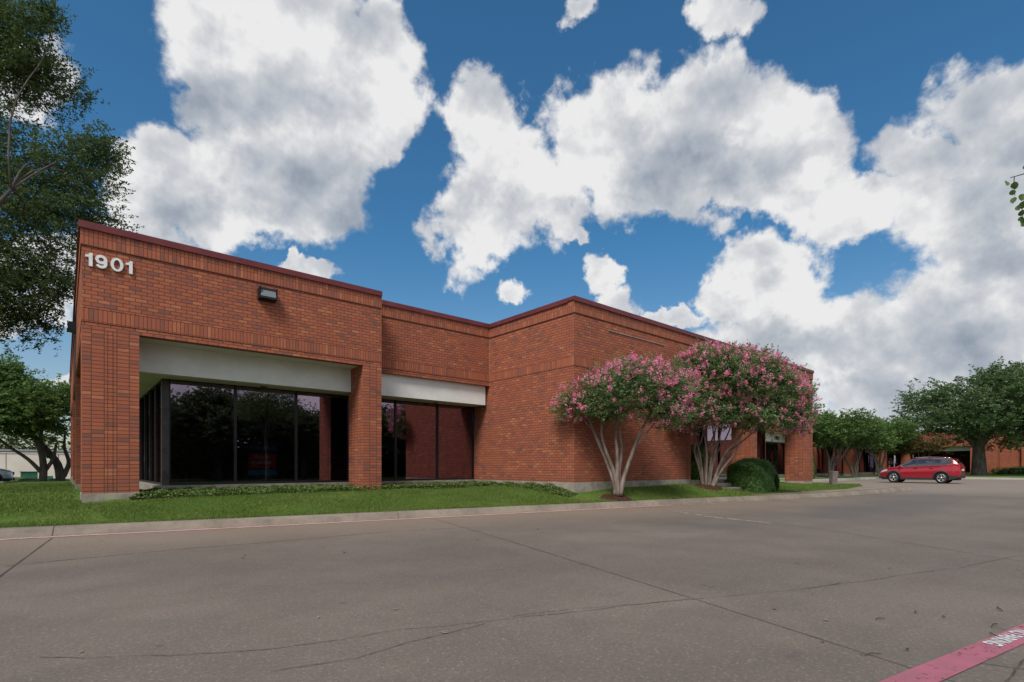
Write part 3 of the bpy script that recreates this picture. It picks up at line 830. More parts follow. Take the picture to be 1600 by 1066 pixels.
# leasing poster hung behind the glass
PO = empty('lease_poster', (3.85, 14.93, 1.6), 'dim for lease poster with blue heading and red panel behind the second front window', 'poster')
M['p_white'] = newmat('poster paper', 0.6, 0.2, 0, (0.85, 0.86, 0.86))[0]; M['p_blue'] = newmat('poster blue', 0.6, 0.2, 0, (0.08, 0.50, 0.85))[0]
M['p_red'] = newmat('poster red', 0.6, 0.2, 0, (0.80, 0.10, 0.07))[0]; M['p_dark'] = newmat('poster dark', 0.6, 0.2, 0, (0.03, 0.05, 0.06))[0]
MB().box(3.66, 4.38, 14.925, 14.93, 0.86, 1.80).build('backing', M['p_dark'], PO)
MB().box(3.68, 4.36, 14.921, 14.924, 1.06, 1.46).build('red_panel', M['p_red'], PO)
MB().box(3.66, 4.38, 14.921, 14.924, 0.88, 1.02).build('footer', M['p_blue'], PO)
def fr_text(body, x, z, size, mat, off=0.004):
    text_obj('lettering', body, size, 0.0, off, M[mat], PO, Matrix.Translation((x, 14.917, z)) @ Matrix.Rotation(R(90), 4, 'X'))
fr_text('FOR LEASE', 3.69, 1.56, 0.145, 'p_blue', 0.006)
fr_text('Space', 3.83, 1.33, 0.15, 'p_white'); fr_text('Available', 3.74, 1.18, 0.14, 'p_white')

# far wing across the lot
F = empty('office_wing', (34.0, 18.0, 0.2), 'far red brick office wing with brick pillars and dark windows behind the red car', 'building')
FX0, FX1, FY = 34.0, 88.8, 18.0
run(F, 'x', FX0, FX1, FY, -1, ext0=1)
run(F, 'y', FY + 0.22, 34, FX0, -1)
run(F, 'y', 12.6, FY, FX1, -1)
for x in (34.0, 41.0, 51.5, 62.5, 73.5, 84.5): pier(F, x, x + 0.5 if x > 34 else x + 0.95, FY, FY + 1.0, 0.35, 0.15)
mb = MB(); mb.box(35.0, 88.6, 18.80, 19.0, GTOP - 0.05, SOF + 0.001); mb.box(89.4, 89.6, 12.6, 18.0, GTOP - 0.05, SOF + 0.001); mb.build_boxes('fascia', M['stucco'], F)
mb = MB(); mb.box(34.3, 88.7, 18.2, 18.8, SOF + 0.002, SOF + 0.03); mb.box(34.3, 89.0, 19.0, 19.6, GTOP - 0.05, GTOP - 0.01); mb.box(89.0, 89.4, 12.6, 18.2, SOF + 0.002, SOF + 0.03)
mb.build_boxes('soffit', M['soffit'], F)
glazing(F, 'x', 19.6, [35.5 + 1.9 * i for i in range(29)], 0.45)
glazing(F, 'y', 90.3, [12.7 + 1.45 * i for i in range(5)], 0.45)
MB().box(34.5, 90, 19.5, 19.7, 0.15, 0.45).build('slab_edge', M['found'], F)
mb = MB(); mb.box(34.3, 91, 22.0, 22.2, 0.3, GTOP + 0.3); mb.box(34.3, 91, 19.7, 22.0, GTOP + 0.005, GTOP + 0.1); mb.box(34.3, 91, 19.75, 22.0, 0.3, 0.44); mb.box(92.2, 92.4, 12.6, 22.0, 0.3, GTOP + 0.3)
mb.build('partition', M['dark_room'], F)
mb = MB(); mb.box(34.3, 88.9, 18.3, 34, 5.3, 5.4); mb.box(88.9, 110, 10.4, 34, 5.3, 5.4); mb.box(91.3, 110, -35, 10.4, 5.3, 5.4); mb.build('roof', M['roof'], F)
MB().box(88.8, 89.1, 10.0, 12.598, 0.2, COP).build('wall', M['brick'], F)
MB().box(88.75, 89.2, 9.95, 12.6, COP + 0.001, TOP + 0.003).build('coping', M['coping'], F)
MB().box(91.0, 91.3, -36, 10.0, 0.2, COP).build('wall', M['brick'], F)
MB().box(89.1, 91.3, 10.0, 10.3, 0.2, COP).build('wall', M['brick'], F)
MB().box(90.95, 91.35, -36, 10.4, COP + 0.001, TOP + 0.001).build('coping', M['coping'], F)
for y in (7.5, 4.0, 0.5, -4): MB().box(90.6, 90.999, y, y + 0.5, 0.2, SOF).build('pillar', M['brick_stack'], F)
FA = empty('address_numerals', (45.0, 18.79, 3.34), 'small black 1901 numerals on the white fascia seen through the brick portico', 'sign')
for ch, x in zip('1901', (44.95, 45.22, 45.49, 45.76)):
    text_obj('digit', ch, 0.50, 0.01, 0.010, M['black_paint'], FA, Matrix.Translation((x, 18.785, 3.36)) @ Matrix.Rotation(R(90), 4, 'X'))

# left background: cream wall, low building behind it, utility box
CW = empty('perimeter_wall', (-26, 66, 0), 'long cream stucco wall with vertical joints behind the trees at the left', 'wall')
x = -40.0
while x < 12:
    MB().box(x, x + 3.55, 66, 66.2, -0.03, 2.35).build('panel', M['cream'], CW); x += 3.6
mb = MB(); mb.box(-40, 13.9, 65.95, 66.25, 2.355, 2.43); mb.build('cap', M['cream'], CW)
mb = MB(); mb.box(-40, 13.8, 66.05, 66.15, -0.03, 2.34); mb.build('core', M['soil'], CW)
WH = empty('warehouse', (-30, 84, 0), 'pale blue gray low building with a flat roof rising over the cream wall', 'building')
m_ = mottled('pale blue metal siding', (0.30, 0.38, 0.42), (0.38, 0.46, 0.50), 0.5, 0.6)
MB().box(-30, 14, 84, 100, -0.03, 2.95).build('wall', m_, WH); MB().box(-30.3, 14.3, 83.7, 100.3, 2.951, 3.15).build('roof', M['steel'], WH)
MB().box(2.0, 9.0, 83.90, 83.999, 0.0, 2.8).build('door', M['steel'], WH)
TR = empty('transformer', (-1.9, 52.0, 0), 'dark green utility transformer cabinet in front of the cream wall', 'transformer')
MB().box(-2.42, -1.52, 52, 53, 0.0, 0.72).build('cabinet', M['green_metal'], TR, bevel=0.02)
MB().box(-2.47, -1.47, 51.95, 53.05, 0.721, 0.77).build('lid', M['green_metal'], TR)
MB().box(-2.6, -0.5, 51.8, 53.2, -0.02, 0.08).build('pad', M['found'], TR)
MB().box(-1.42, -0.65, 52.2, 53.0, 0.0, 0.42).build('side_cabinet', M['green_metal'], TR, bevel=0.02)

# utility pedestal on the island
UP = empty('utility_pedestal', (29.5, 9.45, 0.16), 'squat gray brown utility pedestal leaning slightly on the grass island', 'pedestal')
for nm, bx_, mt in (('body', (-0.2, 0.2, -0.16, 0.16, 0, 0.62), 'gray_box'), ('cap', (-0.215, 0.215, -0.175, 0.175, 0.621, 0.70), 'gray_box')):
    o = MB().box(*bx_).build(nm, M[mt], None, bevel=0.012); o.parent = UP
o = MB().box(-0.16, 0.16, -0.172, -0.161, 0.08, 0.55).build('access_door', M['gray_box'], None); o.parent = UP
UP.rotation_euler = (0, R(3), R(-35)); UP.scale = (0.68, 0.8, 1.04)

# sign posts seen edge on behind the car
def post(loc, rz, label):
    e = empty('parking_sign', loc, label, 'sign', 'parking signs in front of the far wing', rz)
    o = MB().box(-0.03, 0.03, -0.03, 0.03, 0, 2.2).build('post', M['steel'], None); o.parent = e
    o = MB().box(-0.15, 0.15, -0.045, -0.032, 1.45, 2.15).build('plate', M['white_paint'], None, bevel=0.004); o.parent = e
post((59.6, 13.9, 0.0), R(5), 'slim white sign post left of the red car windscreen, seen almost edge on')
post((65.9, 13.8, 0.2), R(5), 'slim pale sign post rising above the red car windscreen, second from the left')

# ================================================================== vegetation
def leaf_mat(name, stops, trans=0.35, rough=0.55, spec=0.35, through=0.5):
    m = bpy.data.materials.new(name); m.use_nodes = True; m.node_tree.nodes.clear()
    k = NT(m.node_tree); b = k.n('ShaderNodeBsdfPrincipled'); o = k.n('ShaderNodeOutputMaterial')
    b.inputs['Roughness'].default_value = rough; b.inputs['Specular IOR Level'].default_value = spec
    gi = k.n('ShaderNodeNewGeometry').outputs['Random Per Island']
    co = k.n('ShaderNodeTexCoord').outputs['Object']
    f = k.math('ADD', k.math('MULTIPLY', gi, 0.7), k.math('MULTIPLY', k.noise(co, 1.3, 3.0), 0.45))
    c = k.ramp(f, stops); k.put(b.inputs['Base Color'], c)
    t = k.n('ShaderNodeBsdfTranslucent'); k.put(t.inputs[0], k.mix(through, c, (0.10, 0.16, 0.02)))
    mx_ = k.n('ShaderNodeMixShader'); mx_.inputs[0].default_value = trans
    k.put(mx_.inputs[1], b.outputs[0]); k.put(mx_.inputs[2], t.outputs[0]); k.put(o.inputs[0], mx_.outputs[0])
    return m
M['oak_leaf'] = leaf_mat('live oak leaves', [(0.15, (0.036, 0.068, 0.027)), (0.5, (0.078, 0.125, 0.050)), (0.85, (0.14, 0.19, 0.078))], 0.35)
M['far_oak_leaf'] = leaf_mat('lighter live oak leaves', [(0.15, (0.052, 0.105, 0.042)), (0.5, (0.10, 0.18, 0.072)), (0.85, (0.18, 0.26, 0.11))], 0.4)  # lighter version of the oak leaf colours for the far crown
M['green_leaf'] = leaf_mat('mid green leaves', [(0.15, (0.058, 0.120, 0.032)), (0.5, (0.11, 0.21, 0.058)), (0.85, (0.18, 0.29, 0.088))], 0.45)
M['myrtle_leaf'] = leaf_mat('crape myrtle leaves', [(0.15, (0.085, 0.155, 0.070)), (0.5, (0.17, 0.28, 0.12)), (0.85, (0.28, 0.39, 0.17)), (0.98, (0.32, 0.31, 0.10))], 0.45)
M['blossom'] = leaf_mat('pink blossom', [(0.1, (0.72, 0.13, 0.29)), (0.45, (0.90, 0.26, 0.44)), (0.8, (0.95, 0.46, 0.62)), (1.0, (0.95, 0.66, 0.70))], 0.5, 0.7, 0.1, 0.0)
M['hedge_leaf'] = leaf_mat('boxwood leaves', [(0.12, (0.028, 0.072, 0.015)), (0.5, (0.085, 0.20, 0.040)), (0.85, (0.22, 0.40, 0.085))], 0.4)
M['cover_leaf'] = leaf_mat('ground cover leaves', [(0.15, (0.050, 0.10, 0.018)), (0.5, (0.10, 0.17, 0.035)), (0.85, (0.18, 0.235, 0.07))], 0.25)
M['grass'] = leaf_mat('grass blades', [(0.15, (0.080, 0.160, 0.024)), (0.5, (0.140, 0.235, 0.040)), (0.8, (0.21, 0.29, 0.062)), (1.0, (0.36, 0.33, 0.14))], 0.4)
M['rust_leaf'] = leaf_mat('rusty leaves', [(0.15, (0.07, 0.05, 0.025)), (0.5, (0.15, 0.085, 0.04)), (0.85, (0.16, 0.13, 0.05))], 0.3)
def bark_mat(name, c1, c2, sc=6.0):
    m, k, b = newmat(name, 0.9, 0.2)
    co = k.n('ShaderNodeTexCoord').outputs['Object']
    st = k.vec('MULTIPLY', co, (1.0, 1.0, 0.25))
    n = k.noise(st, sc, 6.0, 0.65)
    k.put(b.inputs['Base Color'], k.mix(k.smooth(n, 0.35, 0.65), c1, c2)); bump(k, b, k.noise(st, sc * 3, 4, 0.6), 0.8, 0.03)
    return m
M['oak_bark'] = bark_mat('oak bark', (0.045, 0.038, 0.032), (0.10, 0.085, 0.072))
M['gray_bark'] = bark_mat('weathered gray bark', (0.09, 0.08, 0.07), (0.17, 0.15, 0.135))
M['myrtle_bark'] = bark_mat('smooth crape myrtle bark', (0.16, 0.125, 0.105), (0.32, 0.26, 0.22), 9.0)

def leafquads(cent, size, seed, aspect=0.5, upbias=0.6, jit=0.35):
    """one folded diamond leaf per centre -> verts, quads"""
    r = np.random.default_rng(seed); n = len(cent)
    nrm = r.normal(size=(n, 3)); nrm[:, 2] = np.abs(nrm[:, 2]) + upbias; nrm /= np.linalg.norm(nrm, axis=1, keepdims=True)
    a = r.normal(size=(n, 3)); a -= (a * nrm).sum(1, keepdims=True) * nrm; a /= np.linalg.norm(a, axis=1, keepdims=True)
    b = np.cross(nrm, a)
    L = size * (1 + r.uniform(-jit, jit, (n, 1))) * 0.5
    Wd = L * aspect
    v = np.stack([cent - a * L, cent + b * Wd - nrm * L * 0.12, cent + a * L, cent - b * Wd - nrm * L * 0.12], 1).reshape(-1, 3)
    q = np.arange(n * 4).reshape(-1, 4)
    return v, q

def clusters(lobes, n, seed, shell=0.42):
    r = np.random.default_rng(seed)
    vol = np.array([l[3] * l[4] * l[5] for l in lobes]) ** 0.75; p = vol / vol.sum()
    idx = r.choice(len(lobes), n, p=p); L = np.array(lobes)[idx]
    d = r.normal(size=(n, 3)); d /= np.linalg.norm(d, axis=1, keepdims=True)
    rad = r.uniform(0, 1, (n, 1)) ** shell
    return L[:, :3] + d * rad * L[:, 3:6] * (1 + r.normal(0, 0.10, (n, 1)))

def foliage(cc, per, crad, seed, flat=0.7):
    r = np.random.default_rng(seed + 1); n = len(cc)
    k = np.repeat(np.arange(n), per)
    sc = r.uniform(0.6, 1.3, (n, 1))[k]
    off = r.normal(size=(len(k), 3)); off /= np.maximum(1e-6, np.linalg.norm(off, axis=1, keepdims=True)); off *= r.uniform(0, 1, (len(k), 1)) ** 0.6
    off[:, 2] *= flat
    # leaves sit along short sprays that point outwards
    ctr = cc.mean(0); d = cc - ctr; d /= np.maximum(1e-6, np.linalg.norm(d, axis=1, keepdims=True))
    d = d * 0.8 + r.normal(size=(n, 3)) * 0.55; d[:, 2] = d[:, 2] * 0.7 + 0.15; d /= np.linalg.norm(d, axis=1, keepdims=True)
    t = r.uniform(-0.9, 1.6, (len(k), 1))
    taper = 0.75 - 0.28 * t
    return cc[k] + (off * 0.78 * taper + d[k] * t * 1.05) * crad * sc

def curve(a, b, n, sag, rr, wob=0.0):
    a, b = np.array(a, float), np.array(b, float); out = []
    ln = np.linalg.norm(b - a); w1 = rr.normal(0, wob * ln, 3); w2 = rr.normal(0, wob * ln * 0.6, 3)
    for i in range(n + 1):
        t = i / n; p = a + (b - a) * t; p = p + np.array([0, 0, 1]) * sag * math.sin(math.pi * t) + w1 * math.sin(math.pi * t) + w2 * math.sin(2 * math.pi * t)
        out.append(p)
    return out

def make_tree(name, loc, lobes, stems, nclu, per, crad, lsize, seed, leafm, barkm, label=None, cat='tree', group=None, ntw=160, flat=0.7, aspect=0.5, shell=0.42,
              reject=None, twig=0.012, crown_name='crown'):
    """stems: list of (points, radii); all coordinates relative to loc"""
    e = empty(name, loc, label, cat, group)
    rr = np.random.default_rng(seed)
    cc = clusters(lobes, nclu, seed, shell)
    if reject is not None: cc = cc[[not reject(c + np.array(loc)) for c in cc]]
    pts = foliage(cc, per, crad, seed, flat)
    if reject is not None: pts = pts[[not reject(c + np.array(loc)) for c in pts]]
    mb = MB(); skel = []
    for P_, R_ in stems:
        P_ = [np.array(p, float) for p in P_]
        # refine the stem
        Q, RR = [], []
        for i in range(len(P_) - 1):
            for t in np.linspace(0, 1, 4, endpoint=False):
                p0, p1, p2, p3 = P_[max(i - 1, 0)], P_[i], P_[i + 1], P_[min(i + 2, len(P_) - 1)]
                Q.append(0.5 * ((2 * p1) + (p2 - p0) * t + (2 * p0 - 5 * p1 + 4 * p2 - p3) * t * t + (3 * p1 - p0 - 3 * p2 + p3) * t ** 3)); RR.append(R_[i] + (R_[i + 1] - R_[i]) * t)
        Q.append(P_[-1]); RR.append(R_[-1])
        mb.tube(Q, RR, 9)
        skel += list(zip(Q[len(Q) // 2:], RR[len(Q) // 2:]))
    if ntw and len(skel):
        # limbs run to lobe centres, twigs run on from limbs to clusters
        limbs = []
        for l in lobes:
            c = np.array(l[:3]); s = min(skel, key=lambda q: np.linalg.norm(q[0] - c) + 0.6 * max(0, q[0][2] - c[2]))
            pp = curve(s[0], c + rr.normal(0, 0.15, 3) * np.array(l[3:6]), 8, 0.05 * np.linalg.norm(c - s[0]), rr, 0.05)
            r0 = min(s[1] * 0.8, 0.035 + 0.018 * np.linalg.norm(c - s[0])); rad = [max(twig, r0 * (1 - 0.7 * i / 8)) for i in range(9)]
            mb.tube(pp, rad, 6); limbs += list(zip(pp[3:], rad[3:]))
        LP = np.array([q[0] for q in limbs + skel[::3]]); LR = [q[1] for q in limbs + skel[::3]]
        sel = rr.choice(len(cc), min(ntw, len(cc)), replace=False)
        for i in sel:
            j = int(np.argmin(np.linalg.norm(LP - cc[i], axis=1))); pp = curve(LP[j], cc[i], 5, 0.04, rr, 0.07)
            r0 = min(LR[j] * 0.6, twig * 2.2); mb.tube(pp, [r0 * (1 - 0.8 * t / 5) for t in range(6)], 4, cap=False)
    tr = mb.build('trunk', barkm, None, uv=False); tr.parent = e
    v, q = leafquads(pts, lsize, seed + 7, aspect)
    cr = np_mesh(crown_name, v, q, leafm, e)
    return e, cc

def fr(dx, dd, z):
    """offset to the photo's right / away from the camera / up, as world vector"""
    return (0.7590 * dx + 0.6511 * dd, -0.6511 * dx + 0.7590 * dd, z)

def add_blossoms(e, lobes, n, per, seed, loc, reject=None, size=0.040, pref=None):
    r = np.random.default_rng(seed)
    c = clusters(lobes, n * 4, seed, 0.06)
    L = np.array(lobes); keep = []
    for p in c:
        # stay on the outer surface of the union of lobes
        q = ((p - L[:, :3]) / L[:, 3:6]); ins = (np.linalg.norm(q, axis=1) < 0.82).any()
        if ins: continue
        if pref is not None and r.uniform() > pref(p): continue
        if reject is not None and reject(p + np.array(loc)): continue
        keep.append(p)
    keep = np.array(keep[:n])
    k = np.repeat(np.arange(len(keep)), per)
    off = r.normal(size=(len(k), 3)) * np.array([0.034, 0.034, 0.046]) * r.uniform(0.6, 1.35, (len(keep), 1))[k]
    v, q = leafquads(keep[k] + off + np.array([0, 0, 0.03]), size, seed + 3, 0.85, 0.0)
    np_mesh('blossoms', v, q, M['blossom'], e)

rejC = lambda p: (p[0] > 10.8 and p[1] > 9.93 and p[0] < 28.7) or p[2] < 0.5
# hedges: rounded volumes thick with small leaves
def hedge_points(n, hx, hy, hz, seed, pw=3.2, skew=None, bump_=0.035):
    r = np.random.default_rng(seed)
    d = r.normal(size=(n, 3)); d[:, 2] = np.abs(d[:, 2]) * 1.0 - 0.15
    k = (np.abs(d[:, 0]) ** pw + np.abs(d[:, 1]) ** pw + np.abs(d[:, 2]) ** pw) ** (1 / pw)
    p = d / k[:, None]; p *= 1 - np.abs(r.normal(0, .055, (n, 1))) + (r.uniform(size=(n, 1)) < .06) * r.uniform(0, .07, (n, 1))
    p = p * np.array([hx, hy, hz])
    ph = p * 6.5
    p *= (1 + bump_ * (np.sin(ph[:, 0] + 1.3) * np.sin(ph[:, 1] * 1.2) + np.sin(ph[:, 2] * 1.4 + ph[:, 0])))[:, None]
    return p
def hedge(name, loc, rz, h, n, seed, label, cat='hedge', size=0.066, mat='hedge_leaf'):
    e = empty(name, loc, label, cat, None, rz)
    p = hedge_points(n, *h, seed); v, q = leafquads(p, size, seed, 0.6, 0.3)
    np_mesh('foliage', v, q, M[mat], e)
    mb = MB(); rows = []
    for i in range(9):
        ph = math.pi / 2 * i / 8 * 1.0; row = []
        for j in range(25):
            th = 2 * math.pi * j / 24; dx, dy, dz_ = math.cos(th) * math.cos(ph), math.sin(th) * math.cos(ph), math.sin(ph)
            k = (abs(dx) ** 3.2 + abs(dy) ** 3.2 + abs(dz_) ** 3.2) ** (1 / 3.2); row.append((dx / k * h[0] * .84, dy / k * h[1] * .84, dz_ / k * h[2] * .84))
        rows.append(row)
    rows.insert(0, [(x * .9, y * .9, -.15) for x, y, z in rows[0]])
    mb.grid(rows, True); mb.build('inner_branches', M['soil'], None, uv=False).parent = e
    return e
# --- left crape myrtle
L1 = (12.0, 9.35, 0.33)
def lob(dx, dd, z, a, d, h):
    x, y, zz = fr(dx, dd, z); return (x, y, zz, a, a * 0.5 + d * 0.5, h)
lobes1 = [lob(-0.85, -0.15, 2.68, 0.86, 0.9, 0.62), lob(-1.30, -0.25, 2.45, 0.55, 0.6, 0.42), lob(0.15, -0.35, 2.90, 1.10, 1.0, 0.80), lob(0.45, -0.2, 3.34, 0.80, 0.8, 0.52),
          lob(1.15, -0.25, 2.55, 0.85, 0.9, 0.62), lob(1.35, -0.3, 2.2, 0.5, 0.6, 0.4), lob(-0.3, -0.3, 2.42, 0.8, 0.8, 0.4), lob(0.95, -0.2, 3.15, 0.8, 0.7, 0.6), lob(1.5, -0.2, 2.95, 0.7, 0.7, 0.55), lob(-0.35, -0.2, 3.1, 0.6, 0.6, 0.35)]
st1 = [([(0, 0, -0.08), fr(-0.14, 0, 0.45), fr(-0.36, 0.05, 1.05), fr(-0.62, 0, 1.62), fr(-0.84, -0.1, 2.15)], [0.085, 0.06, 0.046, 0.036, 0.018]),
       ([fr(-0.05, 0.02, -0.05), fr(-0.10, -0.06, 0.55), fr(-0.38, -0.12, 1.3), fr(-0.48, -0.1, 1.8), fr(-0.40, -0.2, 2.5)], [0.08, 0.055, 0.04, 0.032, 0.016]),
       ([fr(0.0, -0.03, -0.05), fr(-0.02, -0.05, 0.6), fr(-0.04, -0.1, 1.25), fr(-0.06, 0, 1.75), fr(0.05, 0, 2.6)], [0.085, 0.058, 0.045, 0.035, 0.02]),
       ([fr(0.03, 0.03, -0.05), fr(0.05, 0.05, 0.6), fr(0.14, 0.1, 1.3), fr(0.08, 0.1, 1.85), fr(0.2, 0.1, 2.6)], [0.08, 0.055, 0.042, 0.032, 0.018]),
       ([fr(0.06, 0, -0.05), fr(0.18, -0.03, 0.5), fr(0.40, -0.05, 1.15), fr(0.58, -0.1, 1.65), fr(0.95, -0.1, 2.35)], [0.085, 0.06, 0.05, 0.04, 0.02]),
       ([fr(0.46, -0.05, 1.3), fr(0.85, -0.1, 1.8), fr(1.25, -0.2, 2.3)], [0.034, 0.026, 0.014]),
       ([fr(-0.42, 0.03, 1.22), fr(-0.62, 0.08, 1.7), fr(-0.95, 0, 2.1), fr(-1.2, 0, 2.35)], [0.03, 0.026, 0.02, 0.012])]
t1, _ = make_tree('crape_myrtle', L1, lobes1, st1, 1500, 34, 0.17, 0.060, 11, M['myrtle_leaf'], M['myrtle_bark'],
                  'left of two pink blossoming crape myrtles, pale stems against the blank brick wall', 'tree', 'crape myrtles in front of the brick office', 240, reject=rejC, twig=0.008)
add_blossoms(t1, lobes1, 430, 26, 12, L1, rejC, pref=lambda p: 0.10 + 0.6 * (p[2] > 2.95) + 0.6 * ((p[0] * 0.759 - p[1] * 0.6511) < -1.0) + 0.3 * ((p[0] * 0.759 - p[1] * 0.6511) > 0.9))
# --- right crape myrtle, larger
L2 = (16.8, 9.25, 0.34)
lobes2 = [lob(-0.85, -0.3, 3.75, 0.9, 0.8, 0.7), lob(-0.6, -0.4, 4.2, 0.6, 0.6, 0.5), lob(-0.55, -0.3, 2.95, 1.15, 1.1, 0.85), lob(-0.9, -0.3, 2.55, 0.9, 0.8, 0.55), lob(0.35, -0.5, 3.75, 1.30, 1.2, 0.95), lob(1.2, -0.4, 3.75, 1.25, 1.2, 0.95), lob(0.2, -0.5, 2.6, 1.2, 1.0, 0.55),
          lob(2.1, -0.3, 3.15, 1.1, 1.1, 0.95), lob(2.7, -0.2, 2.85, 0.85, 0.9, 0.85), lob(3.05, -0.2, 2.5, 0.5, 0.6, 0.65), lob(1.3, -0.4, 2.45, 1.1, 1.0, 0.5), lob(2.3, -0.3, 2.3, 0.9, 0.9, 0.45),
          lob(-0.2, -0.4, 4.35, 0.8, 0.7, 0.55), lob(0.8, -0.4, 4.35, 0.9, 0.7, 0.5), lob(1.7, -0.4, 4.1, 0.7, 0.7, 0.55), lob(2.5, -0.2, 3.75, 0.6, 0.6, 0.5), lob(3.0, -0.2, 3.35, 0.4, 0.5, 0.45)]
st2 = []
for i, (b0, m1, tp, zt) in enumerate([(0.02, 0.30, 0.15, 2.5), (0.05, 0.02, 0.45, 2.5), (0.09, 0.85, 1.25, 2.2), (-0.06, -0.3, 0.0, 2.5), (-0.12, -0.25, -0.55, 2.2), (-0.08, -0.1, -0.2, 2.5), (-0.04, 0.0, 0.05, 2.6), (0.0, 0.12, 0.3, 2.6), (0.03, 0.22, 0.55, 2.6), (0.07, 0.42, 1.0, 2.5), (0.10, 0.55, 1.45, 2.45), (0.12, 0.75, 1.95, 2.3), (-0.1, -0.38, -0.35, 2.4)]):
    dd = 0.16 * math.sin(i * 2.3)
    st2.append(([fr(b0, dd * 0.4, -0.08), fr(b0 * 0.6 + m1 * 0.4, dd, 0.6), fr(m1, dd * 1.5, 1.25), fr(m1 * 0.5 + tp * 0.5, dd * 1.2, 1.75), fr(tp, dd, zt)], [0.062, 0.043, 0.035, 0.027, 0.014]))
t2, _ = make_tree('crape_myrtle', L2, lobes2, st2, 3100, 34, 0.19, 0.064, 21, M['myrtle_leaf'], M['myrtle_bark'],
                  'right, larger of two pink blossoming crape myrtles, stems beside the round hedge', 'tree', 'crape myrtles in front of the brick office', 320, reject=rejC, twig=0.009)
add_blossoms(t2, lobes2, 860, 26, 22, L2, rejC, size=0.042, pref=lambda p: 0.22 + 0.35 * (p[2] > 3.3) + 0.5 * ((p[0] * 0.759 - p[1] * 0.6511) > 2.2) + 0.2 * ((p[0] * 0.759 - p[1] * 0.6511) < 0.2))
def disc(c, r, name, mat, label=None, cat=None, kind=None):
    mb = MB(); rows = []
    for i in range(5):
        rows.append([(c[0] + r * i / 4 * math.cos(a) * (1 + 0.08 * math.sin(3 * a)), c[1] + r * 0.8 * i / 4 * math.sin(a), max(lawn_z(c[0] + r * i / 4 * math.cos(a), c[1] + r * 0.8 * i / 4 * math.sin(a)), 0) + 0.05 * (1 - i / 4) + (0.022 if i < 4 else -0.01))
                     for a in np.linspace(0, 2 * math.pi, 25)])
    mb.grid(rows, True); o = mb.build(name, mat, None, uv=False); tagof(o, label, cat, None, kind)
disc((11.95, 9.33), 0.55, 'mulch_bed', M['mulch'], kind='structure')
disc((16.8, 9.2), 0.6, 'mulch_bed', M['mulch'], kind='structure')

# --- oak crowns
def oak_stems(h, lean, spread, r0, seed, n=5):
    rr = random.Random(seed); out = [([(0, 0, -0.2), (lean[0] * .3, lean[1] * .3, h * .35), (lean[0] * .6, lean[1] * .6, h * .6)], [r0 * 1.15, r0 * .85, r0 * .7])]
    for i in range(n):
        a = 2 * math.pi * i / n + rr.uniform(-.4, .4); s = spread * rr.uniform(.7, 1.1)
        out.append(([(lean[0] * .4, lean[1] * .4, h * .42), (lean[0] * .7 + math.cos(a) * s * .3, lean[1] * .7 + math.sin(a) * s * .3, h * .7), (lean[0] + math.cos(a) * s * .7, lean[1] + math.sin(a) * s * .7, h * 1.0),
                     (lean[0] + math.cos(a) * s, lean[1] + math.sin(a) * s, h * 1.3)], [r0 * .55, r0 * .42, r0 * .28, r0 * .1]))
    return out
# big live oak whose crown hangs over the left edge
lb = []
for (px, py, d, rx, rz_) in [(20, 60, 15, 75, 75), (60, 130, 15.5, 70, 45), (-60, 80, 15, 100, 120), (-40, 250, 15, 120, 90), (110, 270, 15.5, 72, 55), (60, 330, 15, 100, 70), (150, 230, 16, 40, 35), (40, 430, 15, 85, 75),
                             (135, 345, 16.5, 55, 38), (30, 500, 15, 60, 38), (-60, 420, 14, 110, 110), (95, 440, 16, 40, 40), (165, 255, 16, 32, 30), (-150, 200, 15, 120, 160), (70, 20, 15, 32, 30)]:
    t = (px - 800) / 815; x, y = (0.6511 + 0.7590 * t) * d, (0.7590 - 0.6511 * t) * d; z = 1.1 + (730 - py) / 815 * d
    s = d / 815; lb.append((x, y, z, rx * s * 0.93, rx * s * 0.9, rz_ * s))
LO = (-5.2, 17.6, 0.3)
lb = [(a - LO[0], b_ - LO[1], c - LO[2], d, e_, f) for a, b_, c, d, e_, f in lb]
rejB = lambda p: (p[0] > 0.0 and p[1] > 13.1 and p[2] < 6.3)
make_tree('live_oak', LO, lb, oak_stems(6.0, (1.0, 0.3), 3.2, 0.34, 5, 7), 5200, 34, 0.30, 0.090, 31, M['oak_leaf'], M['oak_bark'],
          'tall dark live oak hanging over the left edge of the photo above the wall numerals', 'tree', None, 420, 0.55, 0.42, shell=0.5, reject=rejB, twig=0.012)

